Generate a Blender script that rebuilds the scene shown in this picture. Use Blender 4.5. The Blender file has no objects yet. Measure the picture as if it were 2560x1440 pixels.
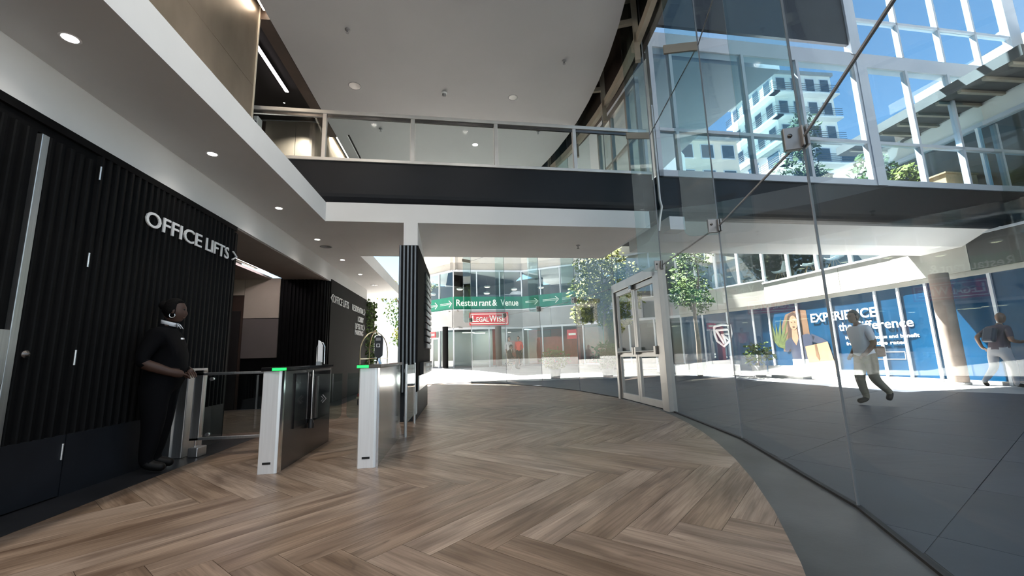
import bpy, bmesh, math, random
from mathutils import Vector, Matrix

scene = bpy.context.scene
COL = scene.collection
random.seed(7)

# ------------------------------------------------------------------ camera
# world: Y runs along the lobby, X to the glass wall, Z up, metres
cam_data = bpy.data.cameras.new('camera')
cam_data.sensor_fit = 'HORIZONTAL'
cam_data.sensor_width = 36.0
cam_data.lens = 1040.0 * 36.0 / 2560.0
cam_data.clip_start = 0.05
cam_data.clip_end = 600
cam = bpy.data.objects.new('camera', cam_data)
COL.objects.link(cam)
_roll = math.radians(1.69)
_Y = Vector((1155 - 1280, 893 - 720, 1040.0)).normalized()
_u = Vector((-math.sin(_roll), -math.cos(_roll), 0))
_u.z = -(_u.x * _Y.x + _u.y * _Y.y) / _Y.z
_Z = _u.normalized()
_X = _Y.cross(_Z)
def _w(v): return Vector((_X.dot(v), _Y.dot(v), _Z.dot(v)))
_r, _up, _b = _w(Vector((1, 0, 0))), _w(Vector((0, -1, 0))), _w(Vector((0, 0, -1)))
cam.matrix_world = Matrix(((_r.x, _up.x, _b.x, 0), (_r.y, _up.y, _b.y, 0), (_r.z, _up.z, _b.z, 1.05), (0, 0, 0, 1)))
scene.camera = cam

# ------------------------------------------------------------------ sky, sun, exposure
SUN_DIR = Vector((0.30, -0.5, -1.0)).normalized()
world = bpy.data.worlds.new('world'); scene.world = world
world.use_nodes = True
_nt = world.node_tree
for n in list(_nt.nodes): _nt.nodes.remove(n)
_o = _nt.nodes.new('ShaderNodeOutputWorld'); _bg = _nt.nodes.new('ShaderNodeBackground'); _sky = _nt.nodes.new('ShaderNodeTexSky')
_sky.sky_type = 'NISHITA'; _sky.sun_disc = False
_sky.sun_elevation = math.asin(-SUN_DIR.z)
_sky.sun_rotation = math.atan2(-SUN_DIR.x, -SUN_DIR.y)
_sky.altitude = 1500; _sky.air_density = 1.0; _sky.dust_density = 0.6; _sky.ozone_density = 1.2
_bg.inputs['Strength'].default_value = 0.10
_hs = _nt.nodes.new('ShaderNodeHueSaturation'); _hs.inputs['Saturation'].default_value = 0.95; _hs.inputs['Hue'].default_value = 0.485
_nt.links.new(_sky.outputs[0], _hs.inputs['Color']); _nt.links.new(_hs.outputs[0], _bg.inputs[0]); _nt.links.new(_bg.outputs[0], _o.inputs[0])
sun_data = bpy.data.lights.new('sun', 'SUN'); sun_data.energy = 26.0; sun_data.angle = math.radians(0.6); sun_data.color = (1, 0.96, 0.9)
sun = bpy.data.objects.new('sun', sun_data); COL.objects.link(sun)
sun.rotation_euler = SUN_DIR.to_track_quat('-Z', 'Y').to_euler()
sun.location = (-20, 20, 40)
vs = scene.view_settings
vs.view_transform = 'Standard'; vs.look = 'None'; vs.gamma = 1.0; vs.use_curve_mapping = False
vs.exposure = 1.55
cy = scene.cycles
cy.max_bounces = 10; cy.diffuse_bounces = 6; cy.glossy_bounces = 5; cy.transparent_max_bounces = 40
cy.sample_clamp_indirect = 6.0; cy.caustics_reflective = False; cy.caustics_refractive = False

# ------------------------------------------------------------------ mesh helpers
class MB:
    def __init__(s): s.v = []; s.f = []; s.m = []; s.s = []
    def add(s, vs_, fs, mi=0, sm=False):
        b = len(s.v); s.v += [tuple(v) for v in vs_]
        for f in fs: s.f.append(tuple(i + b for i in f)); s.m.append(mi); s.s.append(sm)
        return s
    def box(s, x0, x1, y0, y1, z0, z1, mi=0):
        return s.add([(x0,y0,z0),(x1,y0,z0),(x1,y1,z0),(x0,y1,z0),(x0,y0,z1),(x1,y0,z1),(x1,y1,z1),(x0,y1,z1)],
                     [(0,3,2,1),(4,5,6,7),(0,1,5,4),(1,2,6,5),(2,3,7,6),(3,0,4,7)], mi)
    def obox(s, o, U, V, W, u0, u1, v0, v1, w0, w1, mi=0):
        o, U, V, W = Vector(o), Vector(U), Vector(V), Vector(W)
        P = [o + U*a + V*b + W*c for c in (w0, w1) for a, b in ((u0,v0),(u1,v0),(u1,v1),(u0,v1))]
        F = [(0,3,2,1),(4,5,6,7),(0,1,5,4),(1,2,6,5),(2,3,7,6),(3,0,4,7)]
        if U.cross(V).dot(W) < 0: F = [f[::-1] for f in F]
        return s.add(P, F, mi)
    def prism(s, poly, z0, z1, mi=0):
        n = len(poly)
        a = sum(poly[i][0]*poly[(i+1)%n][1] - poly[(i+1)%n][0]*poly[i][1] for i in range(n))
        if a < 0: poly = poly[::-1]
        V = [(p[0], p[1], z0) for p in poly] + [(p[0], p[1], z1) for p in poly]
        F = [tuple(range(n))[::-1], tuple(range(n, 2*n))] + [(i, (i+1)%n, n+(i+1)%n, n+i) for i in range(n)]
        return s.add(V, F, mi)
    def extr(s, poly, o, U, V, W, mi=0, sm=False):
        "polygon in (U,V) at o, swept along W"
        o, U, V, W = Vector(o), Vector(U), Vector(V), Vector(W); n = len(poly)
        a = sum(poly[i][0]*poly[(i+1)%n][1] - poly[(i+1)%n][0]*poly[i][1] for i in range(n))
        if (a < 0) != (U.cross(V).dot(W) < 0): poly = poly[::-1]
        A = [o + U*p[0] + V*p[1] for p in poly]
        P = A + [p + W for p in A]
        s.add(P, [tuple(range(n))[::-1], tuple(range(n, 2*n))], mi)
        return s.add(P, [(i, (i+1)%n, n+(i+1)%n, n+i) for i in range(n)], mi, sm)
    def tube(s, pts, r, n=8, mi=0, sm=True):
        pts = [Vector(p) for p in pts]; m = len(pts)
        rr = r if isinstance(r, (list, tuple)) else [r]*m
        V = []; pv = None
        for i, p in enumerate(pts):
            t = (pts[min(i+1, m-1)] - pts[max(i-1, 0)]).normalized()
            if pv is None: pv = t.orthogonal().normalized()
            pv = (pv - t*pv.dot(t)); pv = pv.normalized() if pv.length > 1e-6 else t.orthogonal().normalized()
            q = t.cross(pv)
            for k in range(n):
                a = 2*math.pi*k/n; V.append(p + (pv*math.cos(a) + q*math.sin(a))*rr[i])
        F = [(i*n+k, i*n+(k+1)%n, (i+1)*n+(k+1)%n, (i+1)*n+k) for i in range(m-1) for k in range(n)]
        s.add(V, F, mi, sm)
        return s.add(V[:n] + V[-n:], [tuple(range(n))[::-1], tuple(range(n, 2*n))], mi)
    def lathe(s, prof, c, n=20, mi=0, sm=True, axis=(0,0,1)):
        c = Vector(c); A = Vector(axis).normalized(); B = A.orthogonal().normalized(); D = A.cross(B); m = len(prof); V = []
        for r, h in prof:
            for k in range(n):
                a = 2*math.pi*k/n; V.append(c + A*h + (B*math.cos(a) + D*math.sin(a))*r)
        F = [(i*n+k, i*n+(k+1)%n, (i+1)*n+(k+1)%n, (i+1)*n+k) for i in range(m-1) for k in range(n)]
        s.add(V, F, mi, sm)
        return s.add(V[:n] + V[-n:], [tuple(range(n))[::-1], tuple(range(n, 2*n))], mi)
    def ball(s, c, r, nu=14, nv=9, mi=0, R=None, fn=None):
        c = Vector(c); r = (r, r, r) if not isinstance(r, (list, tuple)) else r; V = []
        for j in range(nv+1):
            b = math.pi*j/nv
            for k in range(nu):
                a = 2*math.pi*k/nu
                p = Vector((math.sin(b)*math.cos(a)*r[0], math.sin(b)*math.sin(a)*r[1], math.cos(b)*r[2]))
                if fn: p = fn(p)
                V.append(c + (R @ p if R else p))
        F = [(j*nu+k, (j+1)*nu+k, (j+1)*nu+(k+1)%nu, j*nu+(k+1)%nu) for j in range(nv) for k in range(nu)]
        return s.add(V, F, mi, True)
    def mesh(s, name, off=(0,0,0)):
        me = bpy.data.meshes.new(name)
        me.from_pydata([(v[0]-off[0], v[1]-off[1], v[2]-off[2]) for v in s.v], [], s.f)
        me.polygons.foreach_set('material_index', s.m); me.polygons.foreach_set('use_smooth', s.s)
        me.update(); return me

ORG = {}
def tag(o, label=None, cat=None, group=None, kind=None):
    if label: o['label'] = label
    if cat: o['category'] = cat
    if group: o['group'] = group
    if kind: o['kind'] = kind
    return o
def thing(name, label, cat, loc=(0,0,0), group=None, kind=None):
    o = bpy.data.objects.new(name, None); COL.objects.link(o); o.location = loc
    o.empty_display_size = 0.1
    ORG[o] = tuple(loc); return tag(o, label, cat, group, kind)
def obj(name, mb, mats, parent=None, label=None, cat=None, group=None, kind=None, bevel=0, loc=None):
    "one mesh object; vertices are given in world metres"
    off = ORG[parent] if parent is not None else (loc or (0,0,0))
    me = mb.mesh(name, off) if isinstance(mb, MB) else mb
    for m in (mats if isinstance(mats, (list, tuple)) else [mats]):
        if len(me.materials) < 8: me.materials.append(M[m])
    o = bpy.data.objects.new(name, me); COL.objects.link(o)
    if parent is not None: o.parent = parent
    elif loc: o.location = loc
    ORG[o] = off
    if bevel:
        b = o.modifiers.new('bevel', 'BEVEL'); b.width = bevel; b.segments = 2; b.limit_method = 'ANGLE'; b.angle_limit = 0.6
    return tag(o, label, cat, group, kind)
def dup(root, loc, label=None, group=None):
    r = root.copy(); COL.objects.link(r); r.location = loc
    if label: r['label'] = label
    if group: r['group'] = group
    for ch in list(root.children):
        c = ch.copy(); COL.objects.link(c); c.parent = r
        for g in list(ch.children):
            d = g.copy(); COL.objects.link(d); d.parent = c
    return r
def B(*a): return MB().box(*a)

_txt = {}
def text_mb(txt, O, U, V, size=1.0, wide=1.0, depth=0.01, bold=0.0, fit=None, mb=None, mi=0):
    "lettering laid on a plane: O origin at the baseline, U reading direction, V up; fit = wanted total width"
    c = bpy.data.curves.new('lettering', 'FONT'); c.body = txt; c.size = 1.0; c.extrude = 0.0; c.offset = bold; c.resolution_u = 3
    o = bpy.data.objects.new('lettering', c); COL.objects.link(o)
    dg = bpy.context.evaluated_depsgraph_get(); me = bpy.data.meshes.new_from_object(o.evaluated_get(dg))
    vs2 = [v.co.copy() for v in me.vertices]; fs = [tuple(p.vertices) for p in me.polygons]
    bpy.data.objects.remove(o); bpy.data.curves.remove(c); bpy.data.meshes.remove(me)
    x0 = min(v.x for v in vs2); x1 = max(v.x for v in vs2)
    sx = (fit/(x1-x0)) if fit else size*wide
    sz = size
    O, U, V = Vector(O), Vector(U), Vector(V); N = U.cross(V)
    mb = mb or MB()
    front = [O + U*((v.x-x0)*sx) + V*(v.y*sz) + N*depth for v in vs2]
    back = [O + U*((v.x-x0)*sx) + V*(v.y*sz) for v in vs2]
    n = len(vs2)
    ec = {}
    for f in fs:
        for i in range(len(f)):
            a, b = f[i], f[(i+1)%len(f)]; ec[(a,b)] = 1
    rim = [(a, b) for (a, b) in ec if (b, a) not in ec]
    mb.add(front + back, [f for f in fs] + [(a+n, b+n, b, a) for a, b in rim], mi)
    return mb

def letters(name, txt, O, U, V, mats, parent, **kw):
    "raised lettering, one object for each letter"
    mb = text_mb(txt, O, U, V, **kw); n = len(mb.v); par = list(range(n))
    def find(a):
        while par[a] != a: par[a] = par[par[a]]; a = par[a]
        return a
    for f in mb.f:
        for q in f[1:]: par[find(q)] = find(f[0])
    Uv = Vector(U); comp = {}
    for i, v in enumerate(mb.v):
        u = Uv.dot(Vector(v)); r = comp.setdefault(find(i), [u, u, []]); r[0] = min(r[0], u); r[1] = max(r[1], u); r[2].append(i)
    groups = []
    for lo, hi, idx in sorted(comp.values(), key=lambda t: t[0]):
        if groups and lo < groups[-1][1] - 0.5*min(hi-lo, groups[-1][1]-groups[-1][0]): groups[-1][1] = max(groups[-1][1], hi); groups[-1][2] |= set(idx)
        else: groups.append([lo, hi, set(idx)])
    for lo, hi, idx in groups:
        m2 = MB(); mp = {}
        for f, mi, sm in zip(mb.f, mb.m, mb.s):
            if f[0] in idx:
                for q in f:
                    if q not in mp: mp[q] = len(m2.v); m2.v.append(mb.v[q])
                m2.f.append(tuple(mp[q] for q in f)); m2.m.append(mi); m2.s.append(sm)
        obj(name, m2, mats, parent)

# ------------------------------------------------------------------ materials
M = {}
def mat(name, col, rough=0.6, metal=0.0, vary=0.0, scale=4.0, bump=0.0, bscale=60.0, stretch=None, spec=None, obj_random=0.0, emit=None, estr=0.0, coat=0.0, col2=None):
    m = bpy.data.materials.new(name); m.use_nodes = True; nt = m.node_tree; bs = nt.nodes['Principled BSDF']
    bs.inputs['Base Color'].default_value = (*col, 1); bs.inputs['Roughness'].default_value = rough; bs.inputs['Metallic'].default_value = metal
    if spec is not None: bs.inputs['Specular IOR Level'].default_value = spec
    if coat: bs.inputs['Coat Weight'].default_value = coat; bs.inputs['Coat Roughness'].default_value = 0.1
    if vary or bump or obj_random:
        tc = nt.nodes.new('ShaderNodeTexCoord'); mp = nt.nodes.new('ShaderNodeMapping')
        if stretch: mp.inputs['Scale'].default_value = stretch
        nt.links.new(tc.outputs['Object'], mp.inputs[0])
    if vary or obj_random:
        nz = nt.nodes.new('ShaderNodeTexNoise'); nz.inputs['Scale'].default_value = scale; nz.inputs['Detail'].default_value = 5
        nt.links.new(mp.outputs[0], nz.inputs['Vector'])
        rp = nt.nodes.new('ShaderNodeMix'); rp.data_type = 'RGBA'
        c2 = col2 or tuple(max(0, c*(1-vary)) for c in col)
        rp.inputs[6].default_value = (*c2, 1); rp.inputs[7].default_value = (*[min(1, c*(1+vary*0.6)) for c in col], 1)
        cr = nt.nodes.new('ShaderNodeMapRange'); cr.inputs[1].default_value = 0.3; cr.inputs[2].default_value = 0.7
        nt.links.new(nz.outputs['Fac'], cr.inputs[0]); nt.links.new(cr.outputs[0], rp.inputs[0])
        out = rp.outputs[2]
        if obj_random:
            oi = nt.nodes.new('ShaderNodeObjectInfo'); hv = nt.nodes.new('ShaderNodeHueSaturation')
            mr = nt.nodes.new('ShaderNodeMapRange'); mr.inputs[3].default_value = 1-obj_random; mr.inputs[4].default_value = 1+obj_random
            nt.links.new(oi.outputs['Random'], mr.inputs[0]); nt.links.new(mr.outputs[0], hv.inputs['Value']); nt.links.new(out, hv.inputs['Color']); out = hv.outputs[0]
        nt.links.new(out, bs.inputs['Base Color'])
    if bump:
        n2 = nt.nodes.new('ShaderNodeTexNoise'); n2.inputs['Scale'].default_value = bscale; n2.inputs['Detail'].default_value = 3
        nt.links.new(mp.outputs[0], n2.inputs['Vector'])
        bp = nt.nodes.new('ShaderNodeBump'); bp.inputs['Strength'].default_value = bump; bp.inputs['Distance'].default_value = 0.01
        nt.links.new(n2.outputs['Fac'], bp.inputs['Height']); nt.links.new(bp.outputs[0], bs.inputs['Normal'])
    if emit:
        bs.inputs['Emission Color'].default_value = (*emit, 1); bs.inputs['Emission Strength'].default_value = estr
    M[name] = m; return m
def glass(name, tint, rough=0.0, f0=0.04, fmax=0.9, dirt=0.0):
    "thin architectural pane: straight transmission plus mirror reflection that grows towards grazing angles"
    m = bpy.data.materials.new(name); m.use_nodes = True; nt = m.node_tree
    for n in list(nt.nodes): nt.nodes.remove(n)
    out = nt.nodes.new('ShaderNodeOutputMaterial'); mx = nt.nodes.new('ShaderNodeMixShader')
    tr = nt.nodes.new('ShaderNodeBsdfTransparent'); tr.inputs[0].default_value = (*tint, 1)
    gl = nt.nodes.new('ShaderNodeBsdfGlossy'); gl.inputs['Roughness'].default_value = rough
    lw = nt.nodes.new('ShaderNodeLayerWeight'); lw.inputs['Blend'].default_value = 0.5
    pw = nt.nodes.new('ShaderNodeMath'); pw.operation = 'POWER'; pw.inputs[1].default_value = 4.5
    mr = nt.nodes.new('ShaderNodeMapRange'); mr.inputs[3].default_value = f0; mr.inputs[4].default_value = fmax
    nt.links.new(lw.outputs['Facing'], pw.inputs[0]); nt.links.new(pw.outputs[0], mr.inputs[0]); nt.links.new(mr.outputs[0], mx.inputs[0])
    nt.links.new(tr.outputs[0], mx.inputs[1]); nt.links.new(gl.outputs[0], mx.inputs[2])
    last = mx.outputs[0]
    if dirt:
        tc = nt.nodes.new('ShaderNodeTexCoord'); nz = nt.nodes.new('ShaderNodeTexNoise'); nz.inputs['Scale'].default_value = 0.8
        r2 = nt.nodes.new('ShaderNodeMapRange'); r2.inputs[1].default_value = 0.35; r2.inputs[2].default_value = 0.75; r2.inputs[4].default_value = dirt
        df = nt.nodes.new('ShaderNodeBsdfDiffuse'); df.inputs[0].default_value = (0.8, 0.85, 0.88, 1)
        m2 = nt.nodes.new('ShaderNodeMixShader')
        nt.links.new(tc.outputs['Object'], nz.inputs['Vector']); nt.links.new(nz.outputs['Fac'], r2.inputs[0]); nt.links.new(r2.outputs[0], m2.inputs[0])
        nt.links.new(last, m2.inputs[1]); nt.links.new(df.outputs[0], m2.inputs[2]); last = m2.outputs[0]
    nt.links.new(last, out.inputs[0]); M[name] = m; return m

def wood(name):
    m = bpy.data.materials.new(name); m.use_nodes = True; nt = m.node_tree; bs = nt.nodes['Principled BSDF']; L = nt.links.new
    tc = nt.nodes.new('ShaderNodeTexCoord'); oi = nt.nodes.new('ShaderNodeObjectInfo')
    ad = nt.nodes.new('ShaderNodeVectorMath'); ad.operation = 'ADD'
    cm = nt.nodes.new('ShaderNodeCombineXYZ'); mu = nt.nodes.new('ShaderNodeMath'); mu.operation = 'MULTIPLY'; mu.inputs[1].default_value = 57.0
    L(oi.outputs['Random'], mu.inputs[0]); L(mu.outputs[0], cm.inputs[0]); L(mu.outputs[0], cm.inputs[1])
    L(tc.outputs['Object'], ad.inputs[0]); L(cm.outputs[0], ad.inputs[1])
    def noise(sc, scale, det, dist=0.0):
        mp = nt.nodes.new('ShaderNodeMapping'); mp.inputs['Scale'].default_value = sc; L(ad.outputs[0], mp.inputs[0])
        nz = nt.nodes.new('ShaderNodeTexNoise'); nz.inputs['Scale'].default_value = scale; nz.inputs['Detail'].default_value = det; nz.inputs['Distortion'].default_value = dist
        L(mp.outputs[0], nz.inputs['Vector']); return nz.outputs['Fac']
    fine = noise((1.2, 30, 1), 2.2, 6, 0.6); broad = noise((0.8, 5, 1), 1.6, 3, 0.4); knot = noise((1.6, 7, 1), 1.5, 2, 1.4)
    def mix(fac, a, b):
        x = nt.nodes.new('ShaderNodeMix'); x.data_type = 'RGBA'
        L(fac, x.inputs[0])
        for i, v in ((6, a), (7, b)):
            if isinstance(v, tuple): x.inputs[i].default_value = (*v, 1)
            else: L(v, x.inputs[i])
        return x.outputs[2]
    def rng(f, a, b, c=0.0, d=1.0):
        r = nt.nodes.new('ShaderNodeMapRange'); r.inputs[1].default_value = a; r.inputs[2].default_value = b; r.inputs[3].default_value = c; r.inputs[4].default_value = d; L(f, r.inputs[0]); return r.outputs[0]
    c = mix(rng(broad, 0.32, 0.68), (0.10, 0.066, 0.045), (0.255, 0.188, 0.14))
    c = mix(rng(fine, 0.38, 0.66, 0, 0.5), c, (0.075, 0.05, 0.035))
    c = mix(rng(knot, 0.66, 0.76, 0, 0.75), c, (0.06, 0.038, 0.025))
    hv = nt.nodes.new('ShaderNodeHueSaturation'); L(c, hv.inputs['Color']); L(rng(oi.outputs['Random'], 0, 1, 0.82, 1.2), hv.inputs['Value']); L(rng(oi.outputs['Random'], 0, 1, 1.1, 0.85), hv.inputs['Saturation'])
    L(hv.outputs[0], bs.inputs['Base Color'])
    L(rng(fine, 0.3, 0.7, 0.30, 0.44), bs.inputs['Roughness'])
    bp = nt.nodes.new('ShaderNodeBump'); bp.inputs['Strength'].default_value = 0.025; bp.inputs['Distance'].default_value = 0.004; bs.inputs['Specular IOR Level'].default_value = 0.3; L(fine, bp.inputs['Height']); L(bp.outputs[0], bs.inputs['Normal'])
    M[name] = m
wood('oak_plank')
mat('floor_bed', (0.05, 0.045, 0.04), 0.8)
mat('dark_tile', (0.018, 0.019, 0.022), 0.35, vary=0.4, scale=3)
mat('slate_concrete', (0.040, 0.044, 0.046), 0.45, vary=0.6, scale=1.6, bump=0.05, bscale=40)
mat('paving_sunlit', (0.42, 0.41, 0.39), 0.7, vary=0.15, scale=1.1, obj_random=0.08)  # pale copy of the paving where sun falls, also bounces light indoors
mat('paving', (0.028, 0.033, 0.044), 0.55, vary=0.35, scale=1.1, obj_random=0.1, bump=0.05, bscale=30)
mat('paving_bed', (0.05, 0.05, 0.055), 0.8)
mat('black_rib', (0.0020, 0.0020, 0.0023), 0.6, spec=0.14, vary=0.3, scale=8)
mat('black_panel', (0.003, 0.003, 0.0034), 0.75, spec=0.12, vary=0.2, scale=3)
mat('kick_blue', (0.010, 0.012, 0.016), 0.5, spec=0.3, vary=0.3, scale=3)
mat('plaster_white', (0.68, 0.685, 0.69), 0.75, vary=0.06, scale=0.8)
mat('ceiling_white', (0.43, 0.43, 0.44), 0.8, vary=0.05, scale=0.6)
mat('bronze_sheet', (0.40, 0.335, 0.27), 0.38, 0.75, vary=0.35, scale=0.9, stretch=(1, 1, 0.5))
mat('bronze_edge', (0.75, 0.68, 0.58), 0.4, 0.2)
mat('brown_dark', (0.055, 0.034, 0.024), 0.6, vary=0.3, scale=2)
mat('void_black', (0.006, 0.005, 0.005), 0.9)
mat('band_navy', (0.007, 0.0085, 0.012), 0.45, spec=0.25, vary=0.25, scale=1.0)
mat('aluminium', (0.62, 0.60, 0.58), 0.38, 0.55, vary=0.08, scale=3)
mat('door_aluminium', (0.40, 0.38, 0.35), 0.4, 0.5, vary=0.08, scale=3)
mat('white_aluminium', (0.54, 0.57, 0.62), 0.42, 0.1, vary=0.05, scale=2)
mat('steel_brushed', (0.66, 0.67, 0.68), 0.32, 0.95, vary=0.12, scale=3, stretch=(30, 30, 0.6))
mat('steel_glare', (0.90, 0.91, 0.92), 0.38, 0.35, vary=0.05, scale=3, stretch=(20, 20, 0.6))  # paler than brushed steel: bright reflection put into the base colour
mat('steel_dark', (0.16, 0.15, 0.145), 0.25, 0.8, vary=0.2, scale=2)
mat('patch_steel', (0.36, 0.33, 0.31), 0.35, 0.9)
mat('chrome', (0.8, 0.8, 0.8), 0.12, 1.0)
mat('black_gloss', (0.01, 0.01, 0.011), 0.12)
mat('black_plastic', (0.015, 0.015, 0.016), 0.4)
mat('grey_plastic', (0.24, 0.24, 0.25), 0.5)
mat('arrow_grey', (0.22, 0.22, 0.23), 0.5)
mat('letter_white', (0.82, 0.82, 0.83), 0.5)
mat('white_gloss', (0.85, 0.86, 0.87), 0.3)
mat('beige_panel', (0.56, 0.49, 0.39), 0.6, vary=0.06, scale=2)
mat('taupe_panel', (0.17, 0.15, 0.135), 0.6, vary=0.08, scale=2)
mat('lobby_ceiling', (0.30, 0.27, 0.25), 0.8, vary=0.05)
mat('beam_tan', (0.30, 0.255, 0.20), 0.6, vary=0.2, scale=2)
mat('brass', (0.75, 0.65, 0.42), 0.28, 0.9)
mat('moss', (0.10, 0.16, 0.045), 0.9, vary=0.6, scale=7, bump=0.8, bscale=30)
mat('rubber', (0.01, 0.01, 0.01), 0.7)
mat('concrete_cream', (0.42, 0.405, 0.37), 0.8, vary=0.12, scale=1.5, bump=0.1, bscale=30)
mat('concrete_grey', (0.30, 0.30, 0.30), 0.8, vary=0.12, scale=1.2)
mat('column_brown', (0.26, 0.21, 0.18), 0.6, vary=0.3, scale=2)
mat('beige_wall', (0.52, 0.48, 0.43), 0.8, vary=0.05)
mat('panel_charcoal', (0.03, 0.033, 0.04), 0.6, vary=0.15)
mat('spandrel_shaded', (0.05, 0.049, 0.046), 0.5, vary=0.15, scale=1.2)  # shaded end of the cream spandrel, its darkness put into the colour
mat('room_dark', (0.09, 0.085, 0.08), 0.8, vary=0.3, scale=1)
mat('room_floor', (0.22, 0.2, 0.19), 0.6, vary=0.2)
mat('room_white', (0.6, 0.6, 0.6), 0.8)
mat('vinyl_blue', (0.0010, 0.034, 0.085), 0.3, spec=0.2, vary=0.3, scale=0.9)
mat('vinyl_green', (0.0, 0.135, 0.075), 0.4, vary=0.1)
mat('sign_red', (0.55, 0.03, 0.035), 0.4, vary=0.1)
mat('sign_cream', (0.8, 0.86, 0.78), 0.5)
mat('brick_brown', (0.085, 0.088, 0.095), 0.9, vary=0.3, scale=1.0)
mat('wall_red', (0.52, 0.07, 0.035), 0.6, vary=0.15)
mat('print_skin', (0.26, 0.14, 0.085), 0.5, vary=0.15, scale=6)
mat('print_hair', (0.04, 0.018, 0.01), 0.5, vary=0.2, scale=9)
mat('print_navy', (0.02, 0.025, 0.05), 0.5, vary=0.3, scale=5)
mat('print_tan', (0.34, 0.20, 0.10), 0.5, vary=0.1, scale=4)
mat('print_brown', (0.12, 0.065, 0.035), 0.5, vary=0.2, scale=3)
mat('print_leaf', (0.06, 0.08, 0.02), 0.5, vary=0.4, scale=8)
mat('print_grey', (0.35, 0.38, 0.40), 0.5)
mat('bark', (0.13, 0.10, 0.08), 0.9, vary=0.4, scale=8, bump=0.6, bscale=25)
mat('leaf_yellow', (0.15, 0.165, 0.025), 0.7, spec=0.12, vary=0.5, scale=1.5)
mat('leaf_green', (0.055, 0.095, 0.02), 0.7, spec=0.12, vary=0.5, scale=1.5)
mat('leaf_dark', (0.035, 0.06, 0.018), 0.7, spec=0.12, vary=0.5, scale=2)
mat('pot_grey', (0.3, 0.3, 0.31), 0.7, vary=0.1)
mat('timber_box', (0.45, 0.27, 0.13), 0.6, vary=0.25, scale=2, stretch=(8, 1, 8))
mat('facade_white', (0.78, 0.76, 0.72), 0.8, vary=0.08, scale=0.4)
mat('facade_peach', (0.70, 0.60, 0.50), 0.8, vary=0.08, scale=0.4)
mat('facade_blue', (0.35, 0.50, 0.60), 0.3, vary=0.1, scale=0.4)
mat('win_dark', (0.05, 0.07, 0.09), 0.12)
mat('skin_dark', (0.065, 0.032, 0.022), 0.55, vary=0.1, scale=10)
mat('skin_brown', (0.20, 0.105, 0.07), 0.5, vary=0.1, scale=10)
mat('hair_black', (0.004, 0.0035, 0.0035), 0.8, spec=0.15, bump=0.4, bscale=90)
mat('cloth_black', (0.004, 0.004, 0.005), 0.9, spec=0.1, bump=0.15, bscale=14)
mat('cloth_white', (0.72, 0.74, 0.78), 0.85, bump=0.2, bscale=12)
mat('cloth_khaki', (0.30, 0.25, 0.17), 0.85, bump=0.2, bscale=12)
mat('cloth_plum', (0.08, 0.055, 0.075), 0.85, bump=0.2, bscale=12)
mat('cloth_grey', (0.42, 0.41, 0.43), 0.85, bump=0.2, bscale=12)
mat('cloth_red', (0.5, 0.06, 0.04), 0.85)
mat('leather_brown', (0.16, 0.075, 0.05), 0.5)
mat('shoe_black', (0.006, 0.0055, 0.0055), 0.5, spec=0.2)
mat('green_lamp', (0.0, 0.5, 0.05), 0.4, emit=(0.02, 1.0, 0.12), estr=0.75)
mat('lamp_face', (1, 1, 1), 0.4, emit=(1, 0.95, 0.9), estr=8.0)
mat('led_face', (1, 1, 1), 0.4, emit=(1, 0.88, 0.93), estr=11.0)
mat('cove_face', (1, 1, 1), 0.4, emit=(1, 0.84, 0.66), estr=9.0)
mat('pendant_face', (1, 1, 1), 0.4, emit=(1, 0.86, 0.55), estr=3.0)
glass('glass_clear', (0.93, 0.96, 0.965), f0=0.018, fmax=0.5, dirt=0.003)
glass('glass_rail', (0.88, 0.92, 0.92), f0=0.004, fmax=0.5)
glass('glass_fin', (0.80, 0.885, 0.885), f0=0.05, fmax=0.85)
glass('glass_shop', (0.86, 0.92, 0.92), f0=0.07, fmax=0.8)
glass('glass_sky', (0.80, 0.93, 1.0), f0=0.06, fmax=0.8)
# ================================================================== THE SETTING
Z3 = Vector((0, 0, 1))
# ---- arcs of the curved plan
GC, GR = (-11.592, 8.448), 15.309          # glass wall
WC, WR = (-9.974, 9.193), 13.632           # edge of the timber floor
KC, KR = (-12.065, 8.846), 15.240          # edge of the upper ceiling
def arc(c, r, a): return (c[0] + r*math.cos(math.radians(a)), c[1] + r*math.sin(math.radians(a)))

# ---- herringbone floor
W_, L_ = 0.2385, 1.704
H_ = L_/math.sqrt(2); A_ = W_*math.sqrt(2)
floor = obj('floor', MB().prism([(-6.6,-5),(3.2,-5),(3.6,3),(3.7,9),(3.2,13.5),(1.5,18.2),(-6.6,18.2)], -0.06, -0.012), 'floor_bed',
            label='warm brown oak herringbone plank floor of the lobby', cat='floor', kind='structure')
def clip(poly, keep, cut):
    out = []
    for i in range(len(poly)):
        a, b = poly[i], poly[(i+1) % len(poly)]; ka, kb = keep(a), keep(b)
        if ka: out.append(a)
        if ka != kb: out.append(cut(a, b))
    return out
def half(poly, nx, ny, d):
    f = lambda p: p[0]*nx + p[1]*ny - d
    def cut(a, b):
        t = f(a)/(f(a)-f(b)); return (a[0]+(b[0]-a[0])*t, a[1]+(b[1]-a[1])*t)
    return clip(poly, lambda p: f(p) >= 0, cut)
_arcn = []
for k in range(-60, 62, 3):
    c, s = math.cos(math.radians(k)), math.sin(math.radians(k)); _arcn.append((-c, -s, -(c*WC[0] + s*WC[1] + WR)))
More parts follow.
